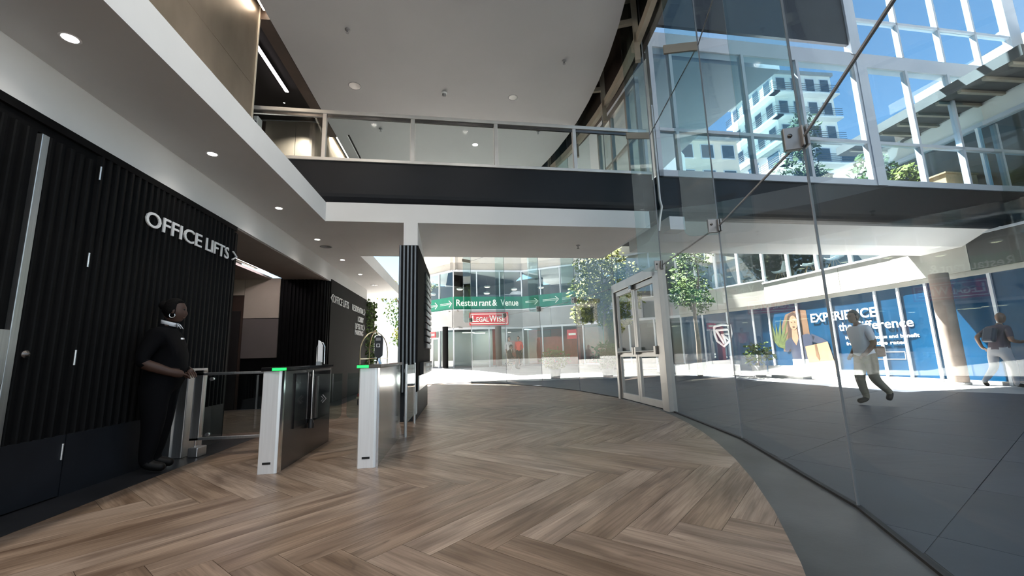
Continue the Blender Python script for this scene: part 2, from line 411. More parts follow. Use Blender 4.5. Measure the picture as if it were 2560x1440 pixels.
def regions(poly):
    p = half(poly, 1, 0, -2.94); p = half(p, 0, -1, -17.6) if p else p; p = half(p, 0, 1, -4.5) if p else p
    if p and max(math.hypot(q[0]-WC[0], q[1]-WC[1]) for q in p) > WR - 0.05:
        for n in _arcn:
            if p: p = half(p, *n)
    q = half(poly, -1, 0, 2.94)
    for h in ((1, 0, -6.4), (0, 1, 6.75), (0, -1, -10.6)):
        if q: q = half(q, *h)
    return [r for r in (p, q) if len(r) > 2]
_full = None; plank_rest = MB(); planks = []
g_ = 0.0012
for row in range(-6, 14):
    up = row % 2 == 0
    d = Vector((1, 1))/math.sqrt(2) if up else Vector((-1, 1))/math.sqrt(2)
    n = Vector((-1, 1))/math.sqrt(2) if up else Vector((1, 1))/math.sqrt(2)
    for m in range(-30, 16):
        b = Vector((0.494 + m*A_ + (0 if up else H_), 2.484 + row*H_))
        c4 = [b + d*g_ + n*g_, b + d*(L_-g_) + n*g_, b + d*(L_-g_) + n*(W_-g_), b + d*g_ + n*(W_-g_)]
        poly = [tuple(p) for p in c4]
        rs = regions(poly)
        if not rs: continue
        cen = b + d*L_/2
        dist = math.hypot(cen.x, cen.y)
        planks.append((cen.y < 0.6, dist, b, d, n, rs, poly))
planks.sort(key=lambda t: (t[0], t[1]))
_pl_mesh = None
def plank_mesh(b, ang, rs):
    mb = MB(); ca, sa = math.cos(-ang), math.sin(-ang)
    for r in rs:
        loc = [((x-b.x)*ca - (y-b.y)*sa, (x-b.x)*sa + (y-b.y)*ca) for x, y in r]
        mb.prism(loc, -0.012, 0.0)
    return mb.mesh('plank')
for i, (back, dist, b, d, n, rs, poly) in enumerate(planks):
    ang = math.atan2(d.y, d.x)
    if i < 296:
        whole = len(rs) == 1 and len(rs[0]) == 4 and all(abs(rs[0][k][0]-poly[k][0]) < 1e-6 and abs(rs[0][k][1]-poly[k][1]) < 1e-6 for k in range(4))
        key = 0 if d.x > 0 else 1
        if whole:
            if _pl_mesh is None: _pl_mesh = {}
            if key not in _pl_mesh: _pl_mesh[key] = plank_mesh(b, ang, rs); _pl_mesh[key].materials.append(M['oak_plank'])
            me = _pl_mesh[key]
        else:
            me = plank_mesh(b, ang, rs); me.materials.append(M['oak_plank'])
        o = bpy.data.objects.new('plank', me); COL.objects.link(o); o.location = (b.x, b.y, 0); o.rotation_euler = (0, 0, ang); o.parent = floor
    else:
        for r in rs: plank_rest.prism(r, -0.012, 0.0)
if plank_rest.v: obj('far_planks', plank_rest, 'oak_plank', floor, kind='stuff')

# ---- dark strip along the ribbed wall, concrete strip along the glass
obj('floor_side', B(-3.36, -2.943, -4.5, 6.75, -0.05, 0.0), 'dark_tile', label='narrow near-black floor strip in front of the ribbed wall', cat='floor', kind='structure')
obj('floor_lobby_edge', B(-3.36, -2.943, 10.6, 17.6, -0.05, 0.0).box(-8.4, -6.4, 6.75, 10.6, -0.05, 0.0), 'dark_tile', label='dark floor strip below the black sign wall', cat='floor', kind='structure')
mb = MB(); N = 60; P = []
for k in range(N+1):
    t = k/N; aw = -58 + t*98; yy = arc(WC, WR, aw)
    # matching point on the glass line: same direction from the glass centre
    a2 = math.degrees(math.atan2(yy[1]-GC[1], yy[0]-GC[0])); P.append((yy, arc(GC, GR-0.012, a2)))
for k in range(N):
    (a, b), (c, d) = P[k], P[k+1]
    if math.hypot(a[0]-GC[0], a[1]-GC[1]) > GR-0.012 or math.hypot(c[0]-GC[0], c[1]-GC[1]) > GR-0.012: continue
    mb.prism([a, b, d, c], -0.05, -0.0005)
obj('floor_rim', mb, 'slate_concrete', label='curved grey concrete strip between the oak floor and the glass', cat='floor', kind='structure')

# ---- plaza paving outside
def ramp(x, y):
    sm = lambda t: max(0, min(1, t))**2*(3-2*max(0, min(1, t)))
    return 0.42*sm((y-18.5)/6.0)*sm((9.5-x)/3.5)
plaza = obj('pavement', B(-40, 60, -25, 18.4, -0.3, -0.03), 'paving_bed', label='grey paved plaza outside the curved glass', cat='pavement', kind='structure')
mb = MB(); nx, ny = 60, 36; V = []
for j in range(ny+1):
    for i in range(nx+1):
        x = -60 + 110*i/nx; y = 18.4 + (j/ny)**1.6*60; V.append((x, y, ramp(x, y) - 0.012))
mb.add(V, [(j*(nx+1)+i, j*(nx+1)+i+1, (j+1)*(nx+1)+i+1, (j+1)*(nx+1)+i) for j in range(ny) for i in range(nx)], 0, True)
obj('far_paving', mb, 'paving_sunlit', plaza)
S = 1.25; ca, sa = math.cos(0.5), math.sin(0.5); slab = MB().box(0.003, S-0.003, 0.003, S-0.003, -0.03, -0.01).mesh('paving_slab'); slab.materials.append(M['paving'])
slab2 = slab.copy(); slab2.materials.clear(); slab2.materials.append(M['paving_sunlit'])  # slab in the pale sunlit colour
cand = []; rest = MB()
for i in range(-26, 26):
    for j in range(-26, 26):
        lx, ly = i*S, j*S; x, y = 8 + lx*ca - ly*sa, 8 + lx*sa + ly*ca
        cx, cyy = x + S/2*(ca-sa), y + S/2*(sa+ca)
        if math.hypot(cx-GC[0], cyy-GC[1]) < GR - 0.9 or not (-6 < cx < 15.5) or not (-9 < cyy < 17.6): continue
        cand.append((math.hypot(cx, cyy) + (100 if cyy < 0 else 0), x, y))
cand.sort()
for k, (d_, x, y) in enumerate(cand):
    cs = [(x + a*ca - b*sa, y + a*sa + b*ca) for a, b in ((0,0),(S,0),(S,S),(0,S))]
    cs = [((1-0.003)*p[0] + 0.003*(x+S/2*(ca-sa)), (1-0.003)*p[1] + 0.003*(y+S/2*(sa+ca))) for p in cs]
    inside = [math.hypot(p[0]-GC[0], p[1]-GC[1]) < GR + 0.012 for p in cs]
    if any(inside):
        for a_ in range(-70, 64, 2):       # cut to the outside of the curved wall
            c_, s_ = math.cos(math.radians(a_)), math.sin(math.radians(a_)); 
        mid = math.degrees(math.atan2(sum(p[1] for p in cs)/4-GC[1], sum(p[0] for p in cs)/4-GC[0]))
        c_, s_ = math.cos(math.radians(mid)), math.sin(math.radians(mid))
        cs = half(cs, c_, s_, c_*GC[0] + s_*GC[1] + GR + 0.012)
        if len(cs) < 3: continue
        if k < 280:
            o = obj('paving_slab', MB().prism(cs, -0.03, -0.01), 'paving', plaza)
        else: rest.prism(cs, -0.03, -0.01)
    elif k < 280:
        o = bpy.data.objects.new('paving_slab', slab2 if x + S/2*(ca-sa) > 10.25 and y + S/2*(sa+ca) > 7.6 else slab); COL.objects.link(o); o.location = (x, y, 0); o.rotation_euler = (0, 0, 0.5); o.parent = plaza
    else: rest.prism(cs, -0.03, -0.01)
if rest.v: obj('far_slabs', rest, 'paving', plaza, kind='stuff')
plaza_side = obj('pavement_far', B(15.5, 60, -25, 18.4, -0.2, -0.012).box(-40, -6, 17.6, 18.4, -0.2, -0.012).box(-6, 15.5, 17.6, 18.4, -0.2, -0.012), 'paving_sunlit', plaza)

# ---- left wall with vertical ribs, kick plate and a flush ribbed door
XW = -3.35
def rib_profile(w=0.062, d=0.03): return [(-w/2, 0), (-w/2+0.012, d*0.75), (-w/4+0.004, d), (w/4-0.004, d), (w/2-0.012, d*0.75), (w/2, 0)]
def rib_mb(y, z0, z1, w=0.062, d=0.03, x=XW): return MB().extr(rib_profile(w, d), (x-0.03, y, z0), (0,1,0), (1,0,0), (0,0,z1-z0))
wl = obj('wall_left', B(XW-0.25, XW-0.03, -4.5, 3.02, 0, 3.08).box(XW-0.25, XW-0.03, 4.13, 6.5, 0, 3.08).box(XW-0.25, XW-0.03, 3.02, 4.13, 2.95, 3.08).box(XW-0.05, XW+0.002, -4.5, 6.5, 3.02, 3.09),
         'black_panel', label='black ribbed wall with the large lift sign', cat='wall', kind='structure')
rib_me = rib_mb(0, 0.5, 3.04).mesh('slat'); rib_me.materials.append(M['black_rib'])
y = 6.42
while y > -4.4:
    if not (2.0 < y < 4.12):
        o = bpy.data.objects.new('slat', rib_me); COL.objects.link(o); o.location = (0, y, 0); o.parent = wl
    y -= 0.092
# rounded end of the wall: ribs turn into the lift lobby
for k in range(9):
    a = math.radians(k*11.0); c = Vector((XW-0.28, 6.5, 0))
    px, py = c.x + 0.25*math.cos(a), c.y + 0.10*math.sin(a)
    obj('slat', MB().extr([(-0.02,0),(-0.012,0.022),(0.012,0.022),(0.02,0)], (px, py, 0.5), (-math.sin(a), math.cos(a), 0), (math.cos(a), math.sin(a), 0), (0,0,2.5)), 'black_rib', wl)
obj('end_cap', B(XW-0.45, XW-0.03, 6.5, 6.59, 0, 3.0), 'black_panel', wl)
obj('baseboard_left', B(XW-0.03, XW+0.004, -4.5, 2.0, 0, 0.5).box(XW-0.03, XW+0.004, 4.12, 6.5, 0, 0.5), 'kick_blue', label='dark slate kick plate along the foot of the ribbed wall', cat='baseboard', kind='structure')
# ribbed double door
dr = thing('door_1', 'black ribbed flush double door with a steel meeting strip', 'door', (XW, 3.55, 0), kind='structure')
for nm, y0, y1 in (('narrow_leaf', 3.585, 4.115), ('wide_leaf', 2.02, 3.535)):
    lf = obj(nm, B(XW-0.07, XW-0.03, y0, y1, 0.01, 2.95), 'black_panel', dr)
    obj('kick_plate', B(XW-0.03, XW+0.003, y0+0.004, y1-0.004, 0.012, 0.5), 'kick_blue', lf)
    yy = y0 + 0.05
    while yy < y1 - 0.03:
        obj('slat', rib_mb(yy, 0.5, 2.94), 'black_rib', lf); yy += 0.092
obj('edge_strip', B(XW-0.05, XW+0.012, 3.53, 3.59, 0.01, 2.93), 'steel_brushed', dr, bevel=0.004)
for z in (0.3, 1.08, 1.95, 2.78): obj('hinge', MB().tube([(XW+0.008, 4.09, z), (XW+0.008, 4.09, z+0.13)], 0.009, 8), 'steel_brushed', dr)
obj('push_plate', B(XW-0.02, XW+0.012, 3.40, 3.53, 0.95, 1.35), 'steel_brushed', dr, bevel=0.004)
lk = obj('lock', MB().lathe([(0.03, 0), (0.03, 0.012), (0.012, 0.014), (0.012, 0.03), (0.0, 0.03)], (XW+0.0, 3.67, 1.17), 14, axis=(1,0,0)), 'steel_dark', dr)

# ---- white bulkhead above the wall and the low ceiling strip along it
obj('wall_bulkhead', B(XW-0.3, XW, -4.5, 15.2, 3.09, 3.53), 'plaster_white', label='plain white bulkhead above the black wall', cat='wall', kind='structure')
obj('ceiling_side', B(-3.65, -2.40, -4.5, 17.2, 3.52, 3.87), 'plaster_white', label='low white ceiling strip with a row of downlights', cat='ceiling', kind='structure')

# ---- lift lobby opening on the ground floor
lob = thing('wall_lobby', 'recessed lift lobby with beige and taupe wall panels', 'wall', (-5, 8.5, 0), kind='structure')
obj('back_wall', B(-8.5, -8.4, 6.0, 10.7, 0, 3.1), 'brown_dark', lob)
obj('near_wall', B(-8.4, XW-0.45, 6.42, 6.5, 0, 3.1), 'black_panel', lob)
obj('far_wall', B(-8.4, -4.2, 10.68, 10.8, 0, 3.1), 'black_panel', lob)
obj('beige_panel', B(-5.2, -4.40, 10.64, 10.68, 2.12, 3.095), 'beige_panel', lob)
obj('beige_panel', B(-6.3, -5.21, 10.64, 10.68, 2.68, 3.095), 'beige_panel', lob)
obj('taupe_panel', B(-5.2, -4.40, 10.645, 10.68, 1.17, 2.105), 'taupe_panel', lob)
lift = obj('lift_doorway', B(-6.3, -5.21, 10.655, 10.68, 0, 2.67), 'brown_dark', lob)
for k in range(2): obj('lift_leaf', B(-6.25+k*0.5, -5.76+k*0.5, 10.635, 10.655, 0.02, 2.3), 'steel_dark', lift)
obj('lobby_soffit', B(-4.33, XW-0.02, 6.5, 10.9, 3.07, 3.12).box(-8.4, -4.62, 6.5, 10.7, 3.07, 3.12), 'lobby_ceiling', lob)
obj('light_trough', B(-4.63, -4.32, 6.5, 10.7, 3.30, 3.34), 'void_black', lob)
# rounded ribbed corner and flat black sign wall beyond the lobby
wf = obj('wall_corner', MB().prism([(-4.4, 10.70), (-3.75, 10.70)] + [(-3.75+0.37*math.sin(math.radians(t)), 11.07-0.37*math.cos(math.radians(t))) for t in range(10, 91, 10)] + [(-3.38, 11.2), (-4.4, 11.2)], 0, 3.09),
         'black_panel', label='rounded black ribbed corner beside the beige lobby panel', cat='wall', kind='structure')
path = [(-4.35 + 0.088*k, 10.70, 0) for k in range(7)] + [(-3.75+0.37*math.sin(math.radians(t)), 11.07-0.37*math.cos(math.radians(t)), t) for t in range(5, 90, 13)]
for (px, py, t) in path:
    a = math.radians(t); tx, ty, nx_, ny_ = math.cos(a), math.sin(a), math.sin(a), -math.cos(a)
    obj('slat', MB().extr([(-0.03,-0.005),(-0.02,0.028),(0.02,0.028),(0.03,-0.005)], (px, py, 0.0), (tx, ty, 0), (nx_, ny_, 0), (0,0,3.085)), 'black_rib', wf)
obj('wall_sign', B(-3.75, XW+0.015, 11.08, 15.1, 0.0, 3.15), 'black_panel', label='flat black wall carrying white direction lettering', cat='wall', kind='structure')
mw = thing('moss_panel', 'green moss wall panel at the end of the black sign wall', 'moss panel', (-3.3, 15.1, 0))
obj('backing', B(-3.75, -3.36, 15.1, 16.7, 0, 3.13), 'black_panel', mw)
rm = MB(); rr = random.Random(3)
for k in range(700):
    yy, zz = rr.uniform(15.1, 16.7), rr.uniform(0.05, 3.2); c = Vector((XW-0.02+rr.uniform(0, 0.1), yy, zz)); s_ = rr.uniform(0.04, 0.1)
    a = Vector((rr.uniform(-.3,1), rr.uniform(-1,1), rr.uniform(-1,1))).normalized(); b = a.orthogonal().normalized(); c2 = a.cross(b)
    rm.add([c, c+b*s_, c+(b+c2)*s_*0.8+a*0.03, c+c2*s_], [(0,1,2,3)])
obj('moss', rm, 'moss', mw, kind='stuff')

# ---- footbridge: everything shares one slightly skewed line
BK = 0.042
def by(x): return 7.6 + BK*x
BU = Vector((1, BK, 0)).normalized(); BV = Vector((-BK, 1, 0)).normalized()
def bpt(x, v=0.0, z=0.0):
    "point on the bridge front at abscissa x, v metres behind it"
    return Vector((x, by(x), z)) + BV*v
def bbox(mb, x0, x1, v0, v1, z0, z1, mi=0):
    o = Vector((x0, by(x0), 0)); L = (x1-x0)/BU.x
    return mb.obox(o, BU, BV, Z3, 0, L, v0, v1, z0, z1, mi)
obj('ceiling_bridge', bbox(MB(), -2.40, 3.82, -0.02, 2.62, 3.523, 3.88), 'plaster_white', label='white boxed underside of the footbridge inside the lobby', cat='ceiling', kind='structure')
obj('ceiling_bridge_outer', bbox(MB().extr([(0.26, 3.82), (0.95, 3.52), (1.95, 3.52), (1.95, 3.82)], bpt(4.28), BV, Z3, BU*(10.32/BU.x)), 4.28, 4.62, 0.02, 0.35, 3.52, 3.80), 'plaster_white', label='white underside of the footbridge outside over the plaza', cat='ceiling', kind='structure')
def band_prof(zb, r): return [(0.02, 4.69), (0.02, zb+r)] + [(0.02+r*(1-math.cos(math.radians(t))), zb+r-r*math.sin(math.radians(t))) for t in range(15, 91, 15)] + [(2.4, zb), (2.4, 4.69)]
for nm, x0, x1, zb_, lb in (('beam_bridge', -3.9, 3.97, 3.83, 'dark navy edge beam of the indoor footbridge'), ('beam_bridge_outer', 4.12, 14.6, 3.80, 'dark navy edge beam of the outdoor bridge wing')):
    o = bpt(x0); obj(nm, MB().extr(band_prof(zb_, 0.24), o, BV, Z3, BU*((x1-x0)/BU.x), sm=False), 'band_navy', label=lb, cat='beam', kind='structure')
# pipe-like steel edge where the glass meets the bridge
mb = MB().tube([bpt(4.03, -0.10, 6.2), bpt(4.03, -0.10, 4.1), bpt(4.06, -0.10, 3.95), bpt(4.02, -0.06, 3.72), bpt(3.98, -0.05, 3.45)], 0.028, 8)
obj('trim_1', mb, 'aluminium', label='bent steel edge trim where the glass meets the bridge beam', cat='trim', kind='structure')

# ---- square white column and its black ribbed directory cladding
cl = obj('column', MB().obox(bpt(-1.04, -0.022), BU, BV, Z3, 0, 0.25, 0, 2.5, 0.1, 3.53), 'plaster_white', label='white blade column carrying the footbridge', cat='column', kind='structure')
# ---- upper level: bronze walls, cove lights, white curved ceiling
ZC = 7.2
up = obj('wall_upper', B(-3.66, -3.64, -4.5, 7.14, 3.87, 7.6), 'void_black', label='bronze metal panelled wall above the low ceiling strip', cat='wall', kind='structure')
for (y0, y1) in ((-4.5, -0.6), (-0.6, 3.2), (3.2, 7.14)):
    for (z0, z1) in ((3.87, 5.86), (5.86, 7.5)):
        obj('panel', B(-3.64, -3.60, y0+0.003, y1-0.003, z0+0.003, z1-0.003), 'bronze_sheet', up, bevel=0.003)
obj('end_trim', B(-3.66, -3.585, 7.14, 7.17, 3.87, 7.5), 'bronze_edge', up)
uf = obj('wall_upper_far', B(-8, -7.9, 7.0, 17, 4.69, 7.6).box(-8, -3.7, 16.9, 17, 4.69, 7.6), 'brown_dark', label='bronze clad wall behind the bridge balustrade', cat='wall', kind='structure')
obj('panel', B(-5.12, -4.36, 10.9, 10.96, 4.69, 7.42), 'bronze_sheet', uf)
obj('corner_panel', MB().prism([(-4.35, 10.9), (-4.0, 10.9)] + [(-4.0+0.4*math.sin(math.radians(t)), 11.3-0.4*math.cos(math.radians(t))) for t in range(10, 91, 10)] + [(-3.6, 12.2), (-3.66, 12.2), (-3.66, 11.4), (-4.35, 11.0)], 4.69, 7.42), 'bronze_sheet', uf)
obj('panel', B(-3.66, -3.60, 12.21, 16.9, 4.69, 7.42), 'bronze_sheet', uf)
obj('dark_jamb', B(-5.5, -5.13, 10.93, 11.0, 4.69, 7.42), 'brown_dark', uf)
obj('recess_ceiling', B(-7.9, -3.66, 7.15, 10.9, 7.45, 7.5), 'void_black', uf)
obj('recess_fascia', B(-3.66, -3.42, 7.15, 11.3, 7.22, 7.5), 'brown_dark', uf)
poly = [(-3.40, -4.5)] + [(x, y) for (x, y) in [arc(KC, KR, a) for a in range(-62, 50, 3)] if y > -4.5 and x > -3.4] + [(-3.40, arc(KC, KR, 55)[1])]
obj('ceiling', MB().prism(poly, ZC, ZC+0.22), 'ceiling_white', label='high white plaster ceiling with a curved free edge', cat='ceiling', kind='structure')
# roof volume over the void between ceiling edge and glass
rp_ = [(-8.2, -4.6)] + [p for p in [arc(GC, GR+0.15, a) for a in range(-58, 56, 3)] if p[1] > -4.6 and p[0] > -3.4] + [(-8.2, 21)]
obj('roof', MB().prism(rp_, 8.9, 9.6), 'void_black', label='dark roof deck above the ceiling void', cat='roof', kind='structure')
obj('shade_block', B(-26, 3.5, 4.0, 19.5, 9.6, 20.0), 'concrete_grey', label='unseen block added above the roof deck to shade the plaza', cat='building', kind='structure')  # added out of view to cast shade on the plaza
obj('wall_back', B(-9, -4.6, -4.7, -4.5, 0, 9.0), 'plaster_white', label='plain white wall closing the lobby behind the viewer', cat='wall', kind='structure')
obj('wall_core', B(-9, -8.5, -4.6, 17, 0, 9.0), 'brown_dark', label='dark core wall behind the lift lobbies', cat='wall', kind='structure')
# steel in the void
for i, a in enumerate((-16, -6, 2, 9, 16, 23, 30)):
    p, q = arc(GC, GR-0.15, a), arc(KC, KR-0.9, a)
    st = thing('steel_truss', ['short','second','third','fourth','fifth','sixth','last'][i] + ' brown steel roof bracket along the ceiling edge counted from the viewer', 'truss', (p[0], p[1], 7.0), group='steel brackets in the ceiling void')
    d = Vector((q[0]-p[0], q[1]-p[1], 0)); Lh = d.length; d.normalize(); nn = Vector((-d.y, d.x, 0))
    obj('beam', MB().obox((*p, 0), d, nn, Z3, 0, Lh, -0.06, 0.06, 7.95, 8.15), 'beam_tan', st)
    obj('strut', MB().obox((*p, 0), d, nn, Z3, 0, Lh*0.5, -0.04, 0.04, 7.42, 7.52), 'beam_tan', st)
    obj('post', MB().obox((*p, 0), d, nn, Z3, 0, 0.1, -0.05, 0.05, 6.6, 8.9), 'beam_tan', st)
for i, (rad, z0, z1) in enumerate(((GR-0.12, 6.98, 7.16), (GR-0.45, 8.15, 8.3))):
    mb = MB()
    for a in range(-30, 44, 2):
        p, q = arc(GC, rad, a), arc(GC, rad, a+2); p2, q2 = arc(GC, rad-0.1, a), arc(GC, rad-0.1, a+2)
        mb.prism([p, q, q2, p2], z0, z1)
    obj('trim_%d' % (i+2), mb, 'beam_tan', label=('lower' if i == 0 else 'upper') + ' curved tan steel ring beam in the ceiling void', cat='beam', kind='structure')
mb = MB()
for a in range(-34, 44, 2):
    p, q, p2, q2 = arc(GC, GR+0.2, a), arc(GC, GR+0.2, a+2), arc(GC, GR+0.1, a), arc(GC, GR+0.1, a+2); mb.prism([p, q, q2, p2], 7.3, 8.95)
obj('wall_void', mb, 'brown_dark', label='dark curved upstand closing the ceiling void above the glass', cat='wall', kind='structure')
# outer canopy (white soffit) beyond the glass
obj('ceiling_canopy', MB().prism([bpt(4.3, 0.35)[:2], bpt(7.75, 0.35)[:2], (7.6, 9.7), (7.45, 11.6), (7.5, 20.5), (6.6, 22.3), (4.5, 22.7), (-2.0, 22.7), (-2.0, 20.8), (1.9, 17.3), (3.5, 13.7), (4.0, 10)], 7.72, 7.95), 'ceiling_white', label='white outdoor canopy soffit behind the bridge windows', cat='ceiling', kind='structure')
# ================================================================== CURVED GLASS WALL
SEAMS = [-39.2, -30.75, -22.3, -13.9, -5.0, 4.3, 12.9, 21.4, 29.9, 38.4]
gw = thing('window_1', 'tall curved frameless glass wall with fins and patch fittings', 'glass wall', (3.7, 8.4, 0), kind='structure')
def chord(mb, a0, a1, z0, z1, t=0.012, gap=0.004, r=GR):
    p, q = Vector((*arc(GC, r, a0), 0)), Vector((*arc(GC, r, a1), 0)); d = (q-p); L = d.length; d.normalize(); n = Vector((d.y, -d.x, 0))
    return mb.obox(p, d, n, Z3, gap, L-gap, -t/2, t/2, z0, z1)
def sub(a0, a1, b0, b1):
    "angles b0..b1 lie on the flat chord of the pane a0..a1: returns its end points"
    return b0, b1
for a0, a1 in zip(SEAMS[:-1], SEAMS[1:]):
    if a0 == -5.0:
        obj('glass_panel', chord(MB(), a0, a1, 2.66, 3.49), 'glass_clear', gw)
        obj('glass_panel', chord(MB(), a0, -2.9, 3.5, 5.195), 'glass_clear', gw); obj('glass_panel', chord(MB(), a0, -2.9, 5.205, 8.88), 'glass_clear', gw)
        continue
    obj('glass_panel', chord(MB(), a0, a1, 0.015, 2.597), 'glass_clear', gw)
    if a0 == 4.3:
        obj('glass_panel', chord(MB(), a0, a1, 2.613, 3.49), 'glass_clear', gw)
        obj('glass_panel', chord(MB(), 7.6, a1, 3.5, 5.195), 'glass_clear', gw); obj('glass_panel', chord(MB(), 7.6, a1, 5.205, 8.88), 'glass_clear', gw)
        continue
    obj('glass_panel', chord(MB(), a0, a1, 2.613, 5.195), 'glass_clear', gw)
    obj('glass_panel', chord(MB(), a0, a1, 5.205, 8.88), 'glass_clear', gw)
for a in SEAMS:
    p = Vector((*arc(GC, GR, a), 0)); rad = Vector((math.cos(math.radians(a)), math.sin(math.radians(a)), 0)); tan = Vector((-rad.y, rad.x, 0))
    door_side = a in (-5.0, 4.3)
    obj('seal', MB().obox(p, tan, rad, Z3, -0.004, 0.004, -0.008, 0.008, 2.6 if door_side else 0.012, 8.88), 'grey_plastic', gw)
    if a != 4.3:
        D = 0.42; z0 = 2.50; rc = 0.09
        pf = [(-0.012, z0), (-D+rc, z0)] + [(-D+rc-rc*math.sin(math.radians(t)), z0+rc-rc*math.cos(math.radians(t))) for t in (30, 60, 90)] + [(-D, 8.88), (-0.012, 8.88)]
        if a < 0 or a > 8: fin = obj('glass_fin', MB().extr(pf, p - tan*0.008, rad, Z3, tan*0.016), 'glass_fin', gw)
        pt = obj('patch_fitting', MB().obox(p, tan, rad, Z3, -0.022, 0.022, -0.13, -0.012, 2.52, 2.70).obox(p, tan, rad, Z3, -0.06, 0.06, -0.022, -0.007, 2.53, 2.69), 'patch_steel', gw, bevel=0.006)
        obj('bolt', MB().lathe([(0.016, 0), (0.016, 0.008), (0.0, 0.012)], p - rad*0.09 - tan*0.022 + Z3*2.63, 10, axis=tuple(-tan)), 'steel_dark', pt)
        obj('outer_plate', MB().obox(p, tan, rad, Z3, -0.06, 0.06, 0.007, 0.025, 2.53, 2.69), 'patch_steel', pt, bevel=0.004)
        obj('splice_plate', MB().obox(p, tan, rad, Z3, -0.016, 0.016, -0.46, -0.012, 5.12, 5.25), 'beam_tan', gw, bevel=0.004)
mb = MB()
for a0, a1 in zip(SEAMS[:-1], SEAMS[1:]):
    if a0 != -5.0: chord(mb, a0, a1, -0.004, 0.016, t=0.035, gap=0)
obj('floor_channel', mb, 'rubber', gw)
mb = MB()
for a0, a1 in zip(SEAMS[:-1], SEAMS[1:]):
    chord(mb, a0, a1, 2.597, 2.613, t=0.014, gap=0)
    if a0 not in (-5.0, 4.3): chord(mb, a0, a1, 5.195, 5.205, t=0.014, gap=0)
obj('horizontal_seal', mb, 'grey_plastic', gw)

# ---- aluminium double door set into the glass wall
pA, pB = Vector((*arc(GC, GR, -5.0), 0)), Vector((*arc(GC, GR, 4.3), 0))
dd = (pB-pA); DL = dd.length; dd.normalize(); dn = Vector((dd.y, -dd.x, 0))     # dn points outdoors
d2 = thing('door_2', 'silver aluminium framed glass double door with push bars', 'door', tuple(pA), kind='structure')
fr = obj('jamb', MB().obox(pA, dd, dn, Z3, -0.02, 0.11, -0.09, 0.06, 0, 2.66).obox(pA, dd, dn, Z3, 0.135, 0.27, -0.07, 0.06, 0, 2.6), 'door_aluminium', d2, bevel=0.004)
obj('seal', MB().obox(pA, dd, dn, Z3, 0.11, 0.135, -0.05, 0.05, 0, 2.6), 'rubber', fr)
obj('jamb', MB().obox(pA, dd, dn, Z3, DL-0.12, DL+0.0, -0.07, 0.06, 0, 2.6), 'door_aluminium', d2, bevel=0.004)
obj('header', MB().obox(pA, dd, dn, Z3, 0.135, DL, -0.07, 0.06, 2.46, 2.65), 'door_aluminium', d2, bevel=0.004)
obj('threshold', MB().obox(pA, dd, dn, Z3, 0.27, DL-0.12, -0.06, 0.06, 0, 0.012), 'steel_dark', d2)
cen = 0.27 + (DL-0.39)/2
for u0, u1, hing in ((0.275, cen-0.004, 0), (cen+0.004, DL-0.125, 1)):
    lf = obj('door_leaf', MB().obox(pA, dd, dn, Z3, u0, u0+0.085, -0.03, 0.03, 0.02, 2.45).obox(pA, dd, dn, Z3, u1-0.085, u1, -0.03, 0.03, 0.02, 2.45)
             .obox(pA, dd, dn, Z3, u0+0.085, u1-0.085, -0.03, 0.03, 0.02, 0.15).obox(pA, dd, dn, Z3, u0+0.085, u1-0.085, -0.03, 0.03, 2.35, 2.45)
             .obox(pA, dd, dn, Z3, u0+0.085, u1-0.085, -0.03, 0.03, 0.95, 1.04), 'door_aluminium', d2, bevel=0.003)
    obj('pane', MB().obox(pA, dd, dn, Z3, u0+0.085, u1-0.085, -0.005, 0.005, 0.15, 0.95), 'glass_clear', lf)
    obj('pane', MB().obox(pA, dd, dn, Z3, u0+0.085, u1-0.085, -0.005, 0.005, 1.04, 2.35), 'glass_clear', lf)
    bar = pA - dn*0.09
    obj('push_bar', MB().tube([bar+dd*(u0+0.05)+Z3*1.06, bar+dd*(u1-0.05)+Z3*1.06], 0.018, 8).obox(pA, dd, dn, Z3, u0+0.02, u0+0.10, -0.11, -0.03, 1.0, 1.15).obox(pA, dd, dn, Z3, u1-0.10, u1-0.02, -0.11, -0.03, 1.0, 1.15), 'door_aluminium', lf)
obj('closer', MB().obox(pA, dd, dn, Z3, cen-0.08, cen+0.06, -0.10, -0.03, 2.36, 2.46), 'steel_dark', d2, bevel=0.01)

# ---- windows of the bridge wing outside
w2 = thing('window_2', 'white framed glazed wall of the bridge wing above the plaza', 'window', tuple(bpt(9.5, 0.05, 4.69)), kind='structure')
XV = [4.17, 4.63, 6.42, 7.85, 10.93, 12.2, 13.38, 14.5]
def wbar(nm, x0, x1, z0, z1, v0=-0.03, v1=0.09, m='white_aluminium', par=None): return obj(nm, bbox(MB(), x0, x1, v0, v1, z0, z1), m, par or w2)
wbar('sill', 4.12, 14.6, 4.66, 4.80)
wbar('transom', 4.12, 14.6, 7.70, 8.06, -0.02, 0.2)
wbar('post', 9.50, 9.76, 4.66, 8.0, -0.05, 0.12)
wbar('post', 9.42, 9.70, 8.0, 12.0, -0.05, 0.12)
wbar('post', 14.5, 14.9, 4.66, 12.0, -0.05, 0.12)
wbar('jamb', 4.12, 4.22, 4.66, 7.75)
for x in XV[1:-1]: wbar('mullion', x-0.035, x+0.035, 4.78, 7.72)
wbar('mullion', 9.42, 9.5, 4.78, 7.72)
for x in (10.93, 12.2, 13.38): wbar('mullion', x-0.03, x+0.03, 8.06, 12.0)
wbar('crossbar', 4.2, 9.5, 5.69, 5.76); wbar('crossbar', 9.76, 14.5, 5.69, 5.76); wbar('crossbar', 9.7, 14.5, 8.97, 9.04)
wbar('crossbar', 9.7, 14.5, 11.9, 12.1)
edges = [4.22, 4.63, 6.42, 7.85, 9.42]; edges2 = [9.76, 10.93, 12.2, 13.38, 14.5]
